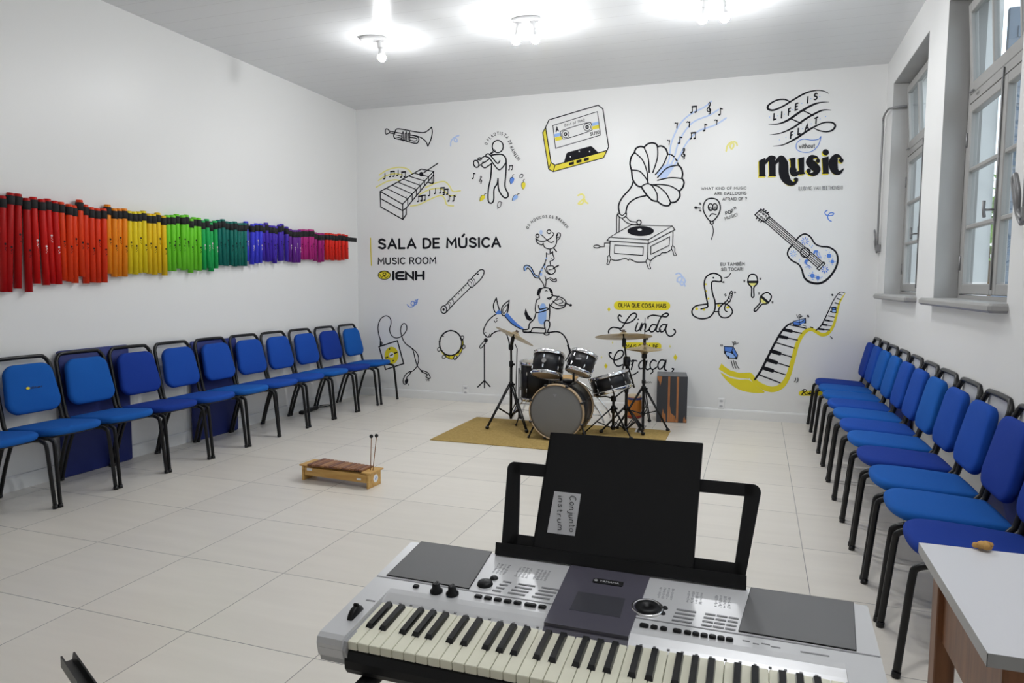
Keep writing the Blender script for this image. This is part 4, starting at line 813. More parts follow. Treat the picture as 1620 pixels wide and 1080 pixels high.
for i, (y, s_, b_) in enumerate(LEFT):
    where = {0: 'cut off by the left edge of the photo, only its seat showing', 1: 'with a small yellow emblem on its backrest, at the left edge', 2: 'in front of the nearer blue mat', 3: 'with dark backrest, right of the nearer mat', 5: 'in front of the farther blue mat', 10: 'in the far corner, last of the left row'}.get(i)
    lab = '%s chair %s' % (NAMEC[b_], where) if where else '%s chair along the left wall, %s from the far corner' % (NAMEC[b_], ORD[10-i])
    ch = place_chair(-4.295, y, random.uniform(-.03, .03), s_, b_, lab, CG[1])
    if i == 1:
        lg = MB(); mt = back_tilt @ Matrix.Translation((0, 0, .0565))
        lg.prism([(-.045+.013*math.cos(k*PI/8), .0+.009*math.sin(k*PI/8)) for k in range(16)], 0, .0012, 0, mt)
        vs, fs, _ = glyphs('IENH', 0); lg.add([(-.025+x*.075, -.007+y_*.014, .0012) for x, y_ in vs], fs, 1, False, mt)
        tag(lg.build('emblem', [YEL, INK], ch, fix=False), 'small yellow and black printed emblem')
RIGHT = [(7.345, 'D', 'D'), (6.93, 'A', 'M'), (6.505, 'A', 'A'), (6.05, 'M', 'A'), (5.60, 'A', 'M'), (5.155, 'M', 'M'), (4.715, 'A', 'A'), (4.265, 'D', 'M'), (3.81, 'A', 'M'), (3.365, 'A', 'D'), (2.92, 'D', 'D')]
for i, (y, s_, b_) in enumerate(RIGHT):
    if i == 0: lab = 'dark navy chair at the mural wall, farthest of the right row'
    elif i == 10: lab = 'navy-seated chair just behind the white table, right edge'
    else: lab = '%s seated chair along the right wall, %s from the mural wall' % (NAMEC[s_], ORD[i])
    place_chair(.775, y, PI+random.uniform(-.02, .02), s_, b_, lab, CG[-1])

# gym mats leaning on the walls behind the chairs
def gym_mat(y0, y1, h, side, label):
    x = XL+.018 if side > 0 else XR-.018; t = .032
    m_ = Matrix.Translation((x+side*(t/2+.002), (y0+y1)/2, 0)) @ Matrix.Rotation(PI/2, 4, 'Z') @ Matrix.Rotation(PI/2, 4, 'X')
    o = MB().layers([[(px*k, h/2+py*k2, z) for px, py in rounded(y1-y0, h, .02, 4)] for k, k2, z in ((.97, .98, -t/2), (1, 1, -t/2+.008), (1, 1, t/2-.008), (.97, .98, t/2))], mtx=m_).build('gym_mat', MATF)
    recenter(o); return tag(o, label, 'mat', 'blue gym mats leaning behind the chairs')
gym_mat(3.565, 4.15, .905, 1, 'dark blue mat against the left wall, nearer of the two there')
gym_mat(4.79, 5.345, .875, 1, 'dark blue mat against the left wall, farther of the two there')
gym_mat(5.65, 6.35, .55, -1, 'dark blue mat behind the far chairs of the right row')
gym_mat(2.95, 3.83, .70, -1, 'dark blue mat behind the near chairs of the right row')

# ================================================================== tuned tubes hanging on the left wall
TUBEC = dict(dark_red=(.42, .003, .003), red=(.56, .006, .004), scarlet=(.74, .045, .004), orange_red=(.72, .038, .006), orange=(.84, .25, .008), lemon=(.78, .60, .012), amber_yellow=(.80, .52, .010),
             lime=(.16, .62, .025), green=(.012, .40, .09), teal=(.004, .15, .12), blue=(.045, .05, .64), indigo=(.055, .022, .40), purple=(.13, .018, .27), pink=(.42, .018, .19), magenta=(.34, .012, .17), bright_red=(.72, .022, .012))
TUBES = [('dark_red', 0, [(15, 160, 30, 980), (80, 135, 60+5, 980), (150, 143, 150, 952), (215, 180, 240, 980)]), ('red', 0, [(280, 170, 315, 910), (345, 190, 390, 922), (400, 185, 445, 912), (455, 203, 495, 915)]),
         ('scarlet', 0, [(515, 212, 545, 885), (580, 232, 590, 892), (625, 243, 640, 905), (670, 195, 690, 850)]), ('orange_red', 0, [(722, 235, 735, 908), (768, 258, 785, 900), (825, 268, 835, 902), (875, 268, 885, 900)]),
         ('orange', 0, [(915, 235, 930, 825), (965, 270, 970, 852), (1010, 270, 1012, 848), (1052, 270, 1058, 850)]), ('lemon', 0, [(1098, 290, 1105, 825), (1135, 295, 1150, 830), (1180, 295, 1190, 820), (1215, 290, 1230, 815)]),
         ('amber_yellow', 0, [(1265, 312, 1275, 825), (1300, 315, 1315, 832), (1343, 305, 1355, 820), (1385, 330, 1400, 840)]),
         ('lime', 0, [(1425, 325, 1440, 800), (1463, 325, 1478, 797), (1505, 318, 1525, 780), (1550, 328, 1560, 795), (1588, 325, 1595, 785)]),
         ('lime', 1, [(10, 220, 20, 695), (48, 210, 65, 672), (95, 218, 105, 685), (130, 215, 140, 672), (165, 250, 165, 708), (195, 235, 205, 686), (230, 240, 238, 690)]), ('green', 1, [(268, 262, 283, 685), (300, 250, 320, 668), (335, 280, 345, 697), (370, 265, 380, 672)]),
         ('teal', 1, [(405, 258, 418, 645), (437, 252, 447, 645), (473, 270, 475, 650), (505, 275, 512, 645), (545, 272, 547, 655), (570, 285, 572, 650), (597, 285, 600, 650), (625, 285, 628, 652)]), ('blue', 1, [(640, 270, 650, 610), (692, 295, 688, 637), (730, 288, 728, 628), (760, 290, 757, 625)]),
         ('indigo', 1, [(785, 300, 788, 605), (808, 282, 820, 615), (842, 305, 848, 610), (868, 308, 870, 608), (895, 315, 887, 628), (922, 298, 928, 608), (945, 292, 948, 605), (983, 316, 985, 610)]),
         ('purple', 1, [(1015, 335, 1015, 617), (1043, 345, 1045, 622), (1068, 345, 1070, 620), (1090, 345, 1088, 622)]), ('pink', 1, [(1105, 340, 1112, 595), (1130, 340, 1135, 598), (1155, 342, 1158, 597), (1182, 340, 1184, 598), (1208, 342, 1208, 595)]),
         ('magenta', 1, [(1235, 365, 1230, 608), (1265, 372, 1265, 620), (1295, 372, 1293, 615)]), ('bright_red', 1, [(1330, 370, 1332, 600), (1356, 372, 1358, 598), (1382, 376, 1382, 603), (1408, 380, 1408, 600), (1437, 376, 1438, 603), (1468, 380, 1465, 600), (1497, 385, 1503, 592)])]
def side_point(px, py, x=XL+.028):
    d = ray(px, py); return CAMP + d*(x/d.x)
PRINTW = mat('pale_print', (.7, .6, .6), .5); STRAP = mat('black_strap', (.010, .010, .011), .8); TR = .0225; counts = {}
tot = {}
for nm, rg, L in TUBES: tot[nm] = tot.get(nm, 0)+len(L)
for nm, rg, L in TUBES:
    if nm not in counts: counts[nm] = 0; TUBEC[nm] = mat('tube_'+nm, TUBEC[nm], .42, spec=.25)
    for tx, ty, bx, by in L:
        ox, oy = ((0, 280), (270, 300))[rg]
        a = side_point(ox+tx/5.4, oy+ty/5.4); b_ = side_point(ox+bx/5.4, oy+by/5.4)
        i = counts[nm]; counts[nm] += 1; x = XL+.030+(.006 if i % 2 else 0)
        a.x = b_.x = x; ax = (b_-a); Lg = ax.length; m_ = axis_mtx((0, 0, 0), -ax)
        t = thing('tuned_tube', '%s tube on the left wall, %s %s one from the left' % (nm.replace('_', ' '), ORD[i], nm.replace('_', ' ')), 'musical tube', a, 0, 'coloured tubes on the left wall')
        MB().lathe([(.015, -Lg+.002), (.019, -Lg), (TR, -Lg), (TR, -.004), (TR-.003, 0), (.0005, 0)], 14, mtx=m_).build('tube_body', TUBEC[nm], t)
        pm = MB(); pz = -Lg*(.50+.07*math.sin(i*2.4)); F_ = Matrix.Translation((TR+.0004, 0, 0)) @ Matrix.Translation(ax.normalized()*(-pz)) @ Matrix.Rotation(PI/2, 4, 'Y')
        pm.layers([[(r_*math.cos(q*PI/8), r_*math.sin(q*PI/8), hz) for q in range(16)] for r_, hz in ((.0075, 0), (.0075, .0004))], mtx=F_, smooth=False)
        for q in range(4): pm.box((.016+q*.009, (-.004, .003, -.002, .004)[(q+i) % 4], .0002), (.006, (.004, .009, .006, .003)[(q+i) % 4], .0004), mtx=F_)
        pm.build('printed_mark', PRINTW if nm in ('red', 'green', 'blue', 'purple') else BLACKPAINT, t, fix=False)
        MB().lathe([(TR, -.018), (TR+.0035, -.020), (TR+.0035, -.075), (TR, -.077)], 14, mtx=m_).build('strap_loop', STRAP, t)
o = MB().box((XL+.004, (2.2+7.535)/2, 1.905), (.008, 7.535-2.2, .05), bev=.002).build('wall_rail', STRAP); recenter(o)
tag(o, 'long flat black strap on the left wall that holds the coloured tubes', 'rail')

# ================================================================== xylophone on the floor, mallets standing in it
C0, C1 = Vector((-3.005, 4.12, 0)), Vector((-2.452, 4.085, 0))
xa = math.atan2(C1.y-C0.y, C1.x-C0.x); xl = thing('xylophone', 'small pine xylophone with brown wooden bars on the tiled floor', 'xylophone', ((C0.x+C1.x)/2+.008, (C0.y+C1.y)/2+.07, 0), xa)
W_, D0, D1, Hx = .56, .15, .13, .105
b = MB()
for s_ in (-1, 1): b.box((0, s_*.066, .067), (W_-.04, .012, .058), bev=.002)
for s_ in (-1, 1): b.box((s_*(W_/2-.008), 0, .052), (.016, .15, .104), bev=.002)
for s_ in (-1, 1): b.box((s_*(W_/2-.02), 0, .108), (.075, .165, .010), bev=.002)
b.build('resonator_box', PINE, xl)
rail = MB()
for s_ in (-1, 1): rail.box((0, s_*.045, .106), (W_-.10, .012, .008))
rail.build('felt_rail', BLACKR, xl)
n = 13
for k in range(n):
    x = -.205+k*.0345; ln_ = .185-k*.0045
    tag(MB().box((x, 0, .118), (.030, ln_, .014), bev=.003).build('bar', ROSE[(0, 1, 0, 2, 1, 0, 1, 2, 0, 1, 1, 0, 1)[k]], xl))
st = MB().prism([(.028*math.cos(k*PI/12), .028*math.sin(k*PI/12)) for k in range(24)], 0, .001, 0, Matrix.Translation((W_/2+.0002, .01, .055)) @ Matrix.Rotation(PI/2, 4, 'Y'))
stk = tag(st.build('sticker', WHITEP, xl), 'round white sticker')
vs = MB()
for z in (-.008, 0, .008): vs.box((W_/2+.0016, .01+z*.3, .055+z), (.0006, .022-abs(z), .004))
under(vs.build('sticker_print', BLUE, xl), stk)
lb = MB().box((-.215, -.0725, .083), (.045, .0012, .018)).box((.20, -.0725, .06), (.035, .0012, .013)); lb.build('label_plate', WHITEP, xl)
for k, (bx, tx, tz) in enumerate(((-2.470, -2.464, .342), (-2.452, -2.424, .349))):
    y = 4.15; t = thing('mallet', ('thin mallet with black ball, left of the two stuck upright in the xylophone', 'thin mallet with black ball, right of the two stuck upright in the xylophone')[k], 'mallet', (bx, y, .1125), 0, 'xylophone mallets')
    MB().tube([(0, 0, 0), (tx-bx, .004, tz-.1125)], .0028, 8).build('stick', mat('mallet_stick_%d' % k, (.32, .16, .07), .5), t)
    MB().ball((tx-bx, .004, tz-.1125+.006), .013).build('ball', BLACKR, t)

# ================================================================== wall sockets, power strip, rug
for px, py, lbl in ((737, 617, 'white wall socket left of the drum kit'), (1141, 638, 'white wall socket between the dark box and the right chairs')):
    p = wall_point(px, py); s_ = thing('wall_socket', lbl, 'socket', (p.x, YB, p.z), 0, 'sockets on the back wall')
    pl_ = MB().box((0, -.006, 0), (.07, .012, .115), bev=.005).build('plate', WHITEP, s_)
    sg_ = bpy.data.materials.get('socket_grey') or mat('socket_grey', (.45, .45, .47), .4)
    for z in (-.027, .027): under(MB().prism(rounded(.034, .022, .009, 4), 0, .001, 0, Matrix.Translation((0, -.0122, z)) @ Matrix.Rotation(PI/2, 4, 'X')).build('outlet', sg_, s_), pl_)
ps = thing('power_strip', 'black power strip with cable on the floor behind the left chairs', 'power strip', (-4.53, 6.35, 0), .12)
MB().box((0, 0, .018), (.055, .34, .036), bev=.006).build('strip_body', BLACKP, ps)
q = MB()
for k in range(5): q.lathe([(.001, .0365), (.017, .0365), (.018, .036)], 12, mtx=Matrix.Translation((0, -.12+k*.06, 0)))
q.build('outlet', PRINT, ps)
MB().tube(smooth_path([(0, .17, .018), (.01, .25, .006), (.05, .33, .005), (.03, .42, .005), (-.04, .40, .005), (-.05, .33, .005), (.0, .29, .013), (.06, .36, .005), (.05, .5, .005)], False, 6), .004, 8).build('cable', BLACKR, ps)
rx0, rx1, ry0, ry1 = -2.715, -.735, 5.575, 6.695
rug = MB().box(((rx0+rx1)/2, (ry0+ry1)/2, .004), (rx1-rx0, ry1-ry0, .008), bev=.003).build('rug', RUGM); recenter(rug); rug.rotation_euler = (0, 0, .006)
tag(rug, 'plain brown rectangular rug under the drum kit', 'rug')

# ================================================================== white table at the right edge
tb = thing('table', 'white laminate table with brown wooden frame at the lower right corner', 'table', (.72, 1.69, 0))
MB().box((0, 0, .7375), (.63, .565, .025)).build('tabletop', [TABLEW], tb)
eb = MB(); zc = .7375
for s_ in (-1, 1): eb.box((s_*.3155, 0, zc), (.001, .567, .0252)); eb.box((0, s_*.283, zc), (.632, .001, .0252))
tag(eb.build('edge_band', TABLEE, tb), 'grey edge band')
for sx in (-1, 1):
    for sy in (-1, 1): MB().box((sx*.262, sy*.235, .3625), (.045, .055, .725), bev=.003).build('leg', TABLEB, tb)
MB().box((-.262, 0, .63), (.018, .415, .19)).box((.262, 0, .63), (.018, .415, .19)).box((0, .235, .64), (.48, .018, .17)).build('apron', TABLEB, tb)
lump = MB(); TAN = mat('tan_fluff', (.60, .36, .12), .95, noise=((.45, .24, .07), 60), bump=.6, bscale=150)
for k in range(26):
    a = random.uniform(0, 2*PI); r = random.uniform(0, .016); lump.ball((.542+r*math.cos(a)*1.2, 1.967+r*math.sin(a)*.7, .7515+random.uniform(.006, .013)), random.uniform(.006, .010), 8)
lo = lump.build('pompom', TAN); recenter(lo); lo.location.z = .7500
tag(lo, 'small fluffy tan pompom at the far edge of the white table', 'pompom')
# ================================================================== drum kit
def lathe_between(a, b_, prof, n, m=None):
    return axis_mtx(a, Vector(b_)-Vector(a))
def drum(name, label, center, axis, R, Ln, nl=6, front=HEADG, rear=HEADW, hoop=CHROME, hoop_w=.022, badge=None, group='drums of the kit'):
    """axis points to the batter/front head; origin at the drum's lowest point"""
    ax = Vector(axis).normalized(); c = Vector(center)
    t = thing(name, label, 'drum', c, 0, group); m_ = axis_mtx((0, 0, 0), ax); h = Ln/2
    MB().lathe([(R-.008, -h), (R, -h), (R, h), (R-.008, h)], 48, mtx=m_).build('shell', SHELL, t)
    for s_, hm in ((1, front), (-1, rear)):
        MB().lathe([(.0005, s_*(h+.004)), (R*.9, s_*(h+.004)), (R-.004, s_*(h+.001)), (R-.002, s_*(h-.012))], 48, mtx=m_).build('head', hm, t)
        MB().lathe([(R+.001, s_*(h-hoop_w)), (R+.010, s_*(h-hoop_w)), (R+.012, s_*(h-hoop_w*.8)), (R+.009, s_*(h-hoop_w*.4)), (R+.009, s_*(h+.006)), (R+.006, s_*(h+.010)), (R-.001, s_*(h+.008)), (R-.002, s_*(h+.002))], 48, mtx=m_).build('hoop', hoop, t)
    for k in range(nl):
        a = 2*PI*(k+.5)/nl; lg = MB(); mm = m_ @ Matrix.Rotation(a, 4, 'Z')
        for s_ in (1, -1):
            lg.box((R+.006, 0, s_*h*.45), (.014, .012, min(.036, h*.4)), mtx=mm, bev=.004)
            lg.tube([(R+.010, 0, s_*h*.45), (R+.010, 0, s_*(h+.010))], .0022, 6, 1, mm); lg.box((R+.011, 0, s_*(h-.006)), (.010, .011, .013), mtx=mm)
        lg.tube([(R+.005, 0, -h*.5), (R+.005, 0, h*.5)], .003, 6, 1, mm)
        lg.build('lug', [CHROME if hoop is CHROME else BLACKM, BLACKM], t)
    return t, m_
bd, bm_ = drum('bass_drum', 'large black bass drum with grey front head and wooden hoop on the rug', (-1.645, 6.10, .262), (0, -1, 0), .241, .40, 8, HEADG, HEADW, HOOPW, .034)
bd['group'] = 'drums of the kit'
sp = MB()
for s_ in (-1, 1):
    MB().tube([(s_*.20, -.09, -.10), (s_*.235, -.13, -.17), (s_*.262, -.17, -.252)], .008, 8).ball((s_*.262, -.17, -.245), .012).build('spur', BLACKM, bd)
hd = MB()
for k in range(8):
    a = 2*PI*(k+.5)/8; hd.box((.252*math.cos(a), -.198, .252*math.sin(a)), (.03, .03, .022), bev=.006)
hd.build('claw', BLACKM, bd)
lg_ = MB().prism([(-.018, .012), (.018, .012), (0, -.012)], 0, .0006, 0, Matrix.Translation((-.01, -.2055, .15)) @ Matrix.Rotation(PI/2, 4, 'X')); lg_.build('head_print', PRINT, bd)
hm = MB(); hm.box((.05, .02, .25), (.09, .07, .03), bev=.006)
for x in (-.02, .10): hm.tube([(x, .02, .25), (x, .02, .40)], .011, 10); hm.box((x, .02, .40), (.045, .045, .04), bev=.008)
hm.tube([(-.02, .02, .40), (-.10, .0, .40)], .009, 8); hm.tube([(.10, .02, .40), (.17, .0, .42)], .009, 8)
tag(hm.build('tom_holder', BLACKM, bd), 'black twin tom mount')
t1, m1 = drum('tom_drum', 'black tom drum with chrome hoops on the bass drum, left of the pair', (-1.785, 6.12, .655), (.02, .40, 1), .135, .205, 6, HEADW, HEADT)
MB().prism([(.022*math.cos(k*PI/10), .022*math.sin(k*PI/10)) for k in range(20)], 0, .002, 0, axis_mtx((.0, -.134, .055), (0, -1, .40))).build('badge', CHROME, t1)
t2, m2 = drum('tom_drum', 'smaller black tom drum with chrome hoops on the bass drum, right of the pair', (-1.475, 6.12, .683), (.24, .42, 1), .112, .185, 6, HEADW, HEADT)
MB().prism(rounded(.05, .018, .004, 3), 0, .002, 0, axis_mtx((.0, -.106, .05), (-.05, -1, .42))).build('badge', PRINT, t2)
ft, mf = drum('floor_tom', 'tall black floor tom behind the bass drum on the left', (-1.985, 6.50, .455), (0, -.02, 1), .178, .36, 8, HEADW, HEADT)
for k in range(3):
    a = (PI*1.15, PI*1.75, PI*.5)[k]; x, y = .2*math.cos(a), .2*math.sin(a)
    MB().tube([(x, y, .12), (x, y, -.36), (x*1.12, y*1.12, -.44)], .006, 8).ball((x*1.12, y*1.12, -.437), .012).build('leg', BLACKM, ft)
sn, ms = drum('snare_drum', 'black snare drum with chrome hoops tilted on its stand', (-1.255, 6.36, .485), (-.33, .06, 1), .175, .155, 8, HEADW, HEADT)
def collar(mb, p, r=.020, h=.035): mb.lathe([(.001, -h/2), (r*.8, -h/2), (r, -h/3), (r, h/3), (r*.8, h/2), (.001, h/2)], 12, mtx=Matrix.Translation(p))
def tripod(t, hub, spread, feet, rp=.011, double=True):
    for f in feet:
        d = Vector((f[0], f[1], 0)); L = d.length; u = d/L; q = Vector((-u.y, u.x, 0)); lm = MB()
        for s_ in ((-1, 1) if double else (0,)):
            o = q*.011*s_; lm.tube([Vector((0, 0, hub))+u*.02+o, u*L+Vector((0, 0, .02))+o*.6], .0065, 8)
            lm.tube([Vector((0, 0, spread))+u*.015+o, u*(L*.55)+Vector((0, 0, hub*.45+.01))+o], .0055, 8)
        lm.ball(u*L+Vector((0, 0, .017)), .017, 10, 0, (1.2, 1.2, 1)); lm.build('leg', BLACKM, t)
    mb = MB(); collar(mb, (0, 0, hub), .024, .05); collar(mb, (0, 0, spread), .021, .04); mb.box((.025, 0, hub), (.03, .008, .02), bev=.003); mb.build('hub', BLACKM, t)
def cymbal(label, c, nrm, R, dbl=False):
    t = thing('cymbal', label, 'cymbal', c, 0, 'cymbals of the kit'); m_ = axis_mtx((0, 0, 0), nrm)
    prof = [(.004, .030), (.022, .028), (.040, .014), (.052, .006), (R*.6, -.004), (R, -.016), (R, -.0175), (R*.6, -.0055), (.052, .0045), (.040, .0125), (.004, .028)]
    MB().lathe(prof, 56, mtx=m_).build('bronze_plate', BRASS, t)
    MB().lathe([(.001, .050), (.016, .048), (.016, .030), (.001, .028)], 14, mtx=m_).build('felt', mat('felt_'+str(len(bpy.data.materials)), (.10, .07, .06), .9), t)
    return t
# left crash and its stand
p0 = Vector((-2.25, 6.43, 0)); s1 = thing('cymbal_stand', 'black tripod stand holding the left tilted cymbal', 'stand', (p0.x, p0.y, .008), 0, 'black stands of the kit')
mb = MB().tube([(0, 0, .06), (0, 0, .62)], .014, 12).tube([(0, 0, .60), (.008, -.03, .78)], .010, 12).tube([(.008, -.03, .77), (.05, -.09, .87)], .017, 10).tube([(.05, -.09, .86), (.068, -.10, .925)], .006, 8)
collar(mb, (0, 0, .60), .021, .06); collar(mb, (.008, -.03, .77), .024, .06); mb.box((.03, -.03, .60), (.04, .01, .02), bev=.004); mb.build('pole', BLACKM, s1)
tripod(s1, .40, .10, [(-.14, -.28), (.26, -.30), (.0, .30)])
tag(MB().tube([(.045, .0, .20), (.06, .0, .75), (.04, -.01, .80)], .005, 6).build('cable', BLACKR, s1))
cymbal('thin brass cymbal tilted down to the right, at the left of the kit', (-2.175, 6.33, .900), (.42, .33, 1), .20)
# ride on a boom stand
s2 = thing('cymbal_stand', 'black boom stand holding the wide flat cymbal', 'stand', (-1.125, 6.46, .008), 0, 'black stands of the kit')
mb = MB().tube([(0, 0, .02), (0, 0, .68)], .014, 12).tube([(.075, -.02, .43), (0, -.02, .67), (-.025, -.02, .84)], .009, 10).tube([(-.025, -.02, .83), (-.035, -.02, .935)], .007, 8)
collar(mb, (0, -.01, .67), .034, .09); collar(mb, (-.027, -.02, .845), .019, .08); collar(mb, (0, 0, .40), .02, .05); mb.build('pole', BLACKM, s2)
tripod(s2, .235, .04, [(-.21, -.10), (.17, -.06), (.10, .28)])
cymbal('wide flat brass ride cymbal at the right of the kit', (-1.158, 6.44, .922), (-.07, .18, 1), .262)
# hi-hat
hx, hy = -1.015, 6.78
s3 = thing('hi_hat_stand', 'black hi-hat stand with a thin rod rising above its cymbals', 'stand', (hx, hy, .0), 0, 'black stands of the kit')
mb = MB().tube([(0, 0, .02), (0, 0, .70)], .014, 12).tube([(0, 0, .70), (0, 0, 1.07)], .0035, 8); collar(mb, (0, 0, .70), .026, .05); collar(mb, (0, 0, .45), .02, .04); mb.build('pole', BLACKM, s3)
tripod(s3, .385, .14, [(.25, -.09), (-.22, -.16), (.02, .30)])
MB().lathe([(.001, -.03), (.014, -.03), (.016, 0), (.010, .03), (.001, .03)], 12, mtx=Matrix.Translation((0, 0, .86))).box((.02, 0, .87), (.03, .008, .025), bev=.003).build('clutch', BLACKM, s3)
MB().box((0, -.16, .03), (.08, .26, .012), mtx=Matrix.Rotation(math.radians(6), 4, 'X'), bev=.004).build('pedal', CHROME, s3)
cymbal('upper brass hi-hat cymbal of the close pair', (hx, hy, .782), (0, -.03, 1), .172)
c = cymbal('lower brass hi-hat cymbal of the close pair', (hx, hy, .748), (0, .03, -1), .172)
# snare stand
s4 = thing('snare_stand', 'low black stand under the tilted snare drum', 'stand', (-1.225, 6.36, .008), 0, 'black stands of the kit')
mb = MB().tube([(0, 0, .05), (0, 0, .30), (.01, 0, .34)], .013, 12); collar(mb, (0, 0, .22), .022, .05); collar(mb, (0, 0, .33), .026, .05); mb.build('pole', BLACKM, s4)
axs = Vector((-.33, .06, 1)).normalized(); mm = axis_mtx((-.030, 0, .477), axs)
for k in range(3):
    a = 2*PI*k/3+.4; MB().tube([(.0, 0, .33), mm @ Vector((.09*math.cos(a), .09*math.sin(a), -.11)), mm @ Vector((.185*math.cos(a), .185*math.sin(a), -.095)), mm @ Vector((.195*math.cos(a), .195*math.sin(a), -.06))], .007, 8).build('basket_arm', BLACKM, s4)
tripod(s4, .24, .06, [(-.24, -.14), (.20, -.20), (.05, .27)], double=False)
# bass drum pedal
pd = thing('bass_pedal', 'black bass drum pedal behind the bass drum', 'pedal', (-1.60, 6.50, .008))
MB().box((0, .02, .012), (.12, .30, .012), bev=.004).build('base_plate', BLACKM, pd); MB().box((0, .05, .06), (.07, .25, .010), mtx=Matrix.Rotation(math.radians(-8), 4, 'X'), bev=.003).build('footboard', CHROME, pd)
f_ = MB()
for s_ in (-1, 1): f_.tube([(s_*.055, -.10, .015), (s_*.05, -.10, .22)], .008, 8)
f_.tube([(-.06, -.10, .21), (.06, -.10, .21)], .008, 8).tube([(0, -.10, .21), (0, -.13, .34)], .005, 8); f_.build('tower', BLACKM, pd); MB().ball((0, -.135, .34), .03).build('beater', mat('beater_felt', (.5, .48, .45), .9), pd)
# wooden stool with bent chrome legs behind the kit
sl = thing('stool', 'light wood stool with bent metal legs behind the bass drum', 'stool', (-1.885, 6.98, 0))
MB().layers([[(x*k, y*k, z) for x, y in rounded(.29, .32, .06, 5)] for k, z in ((.97, .405), (1, .412), (1, .428), (.97, .435))]).build('seat', PINE, sl)
for sx in (-1, 1):
    for sy in (-1, 1):
        MB().tube(smooth_path([(sx*.08, sy*.13, .405), (sx*.24, sy*.135, .32), (sx*.36, sy*.14, .20), (sx*.44, sy*.15, .10), (sx*.48, sy*.16, .008)], False, 5), .010, 8).build('leg', CHROME, sl)
MB().tube([(-.40, -.145, .15), (.40, -.145, .15)], .005, 8).tube([(-.45, -.15, .085), (.45, -.15, .085)], .005, 8).build('stretcher', CHROME, sl)
# small conga
cg = thing('hand_drum', 'small orange wooden hand drum with dark blue rim on the floor behind the kit', 'drum', (-1.182, 7.26, 0))
ORW = mat('orange_wood', (.58, .20, .02), .35, noise=((.48, .15, .015), 5, (8, 8, 1)))
MB().lathe([(.062, 0), (.072, .01), (.080, .10), (.079, .17), (.072, .232), (.066, .235)], 28).build('barrel', ORW, cg)
MB().lathe([(.074, .195), (.080, .198), (.079, .215), (.073, .218)], 28).build('rim', mat('rim_blue', (.015, .05, .20), .5), cg)
MB().lathe([(.074, .012), (.080, .014), (.081, .026), (.076, .028)], 28).build('lower_band', mat('band_red', (.30, .02, .015), .5), cg)
MB().lathe([(.0005, .245), (.060, .245), (.070, .241), (.0735, .225)], 28).build('skin', mat('drum_skin', (.62, .50, .33), .6), cg)
# cajon box drum
cj = thing('box_drum', 'dark grey box drum with orange wood stripes on the floor by the back wall', 'box drum', (-.805, 7.30, 0), .13)
CJD = mat('box_grey_paint', (.040, .042, .050), .5); CJS = mat('box_side_grey', (.14, .14, .145), .5, noise=((.10, .10, .105), 12)); CJW = mat('box_raw_wood', (.50, .20, .065), .5, noise=((.36, .13, .04), 6, (9, 9, 1)))
w2, dp, hh = .30, .36, .47
MB().box((0, dp/2-.15, hh/2), (w2, dp-.012, hh), bev=.004).build('body', CJS, cj)
MB().box((0, -.156, hh/2), (w2, .012, hh), bev=.002).build('front_plate', CJD, cj)
q = MB()
for x in (-.030, .055): q.box((x, -.1625, hh/2), (.020, .0012, hh-.008))
FP = Matrix.Translation((0, -.1622, 0)) @ Matrix.Rotation(PI/2, 4, 'X')
for poly in ([(-.148, .466), (-.10, .466), (-.105, .42), (-.118, .37), (-.125, .41), (-.14, .43)], [(-.10, .006), (-.092, .10), (-.085, .14), (-.075, .09), (-.06, .09), (-.055, .006)], [(-.03, .006), (-.018, .18), (-.008, .10), (.012, .08), (.03, .07), (.05, .006)], [(.115, .006), (.118, .05), (.128, .07), (.135, .03), (.146, .05), (.146, .006)]): q.prism(poly, 0, .0008, 0, FP)
tag(q.build('bare_wood_stripe', CJW, cj), 'worn orange stripes and bare wood patches')
# ================================================================== electric keyboard on its stand
kb = thing('electric_keyboard', 'silver electric keyboard with ivory keys in the foreground on a black stand', 'keyboard', (-.2645, 1.24, .682))
KA = math.atan2(.043, .384)
K = Matrix.Translation((0, 1.05, .757)) @ Matrix.Rotation(KA, 4, 'X')       # (x, distance from the front edge, height above the panel)
KXL, KXR, KD = -.742, .213, .388
WK0, WKW = -.687, .02335
def kbuild(mb, name, m, lab=None, fix=True):
    o = mb.build(name, m, kb, world=True, fix=fix)
    if lab: o['label'] = lab
    return o
# silver upper case: two cheeks, a rear deck that rolls down to the keys
c = MB(); YZ = lambda prof, x0, x1: c.layers([[(x, y, z) for y, z in prof] for x in (x0, x1)], mtx=K, smooth=False)
cheek = [(.0, -.038), (-.002, -.014), (.002, -.004), (.012, 0), (.214, 0), (.214, -.002), (.218, -.002), (.218, 0), (KD-.012, 0), (KD, -.008), (KD+.004, -.05), (.008, -.05)]
YZ(cheek, KXL, WK0-.002); YZ(cheek, WK0+36*WKW+.002, KXR)
deck = [(.132, -.050), (.132, -.016), (.137, -.011), (.150, -.006), (.168, -.0015), (.182, 0), (.214, 0), (.214, -.002), (.218, -.002), (.218, 0), (KD-.012, 0), (KD, -.008), (KD+.004, -.05)]
YZ(deck, WK0-.002, WK0+36*WKW+.002)
kbuild(c, 'upper_case', SILVER)
lo = MB(); prof = [(1.070, .736), (1.060, .731), (1.055, .715), (1.056, .700), (1.064, .688), (1.085, .682), (1.40, .682), (1.435, .70), (1.437, .76), (1.20, .742), (1.075, .738)]
lo.layers([[(x, y, z) for y, z in prof] for x in (KXL+.055, KXR-.03)], smooth=False)
kbuild(lo, 'lower_case', BLACKP, 'matt black underside')
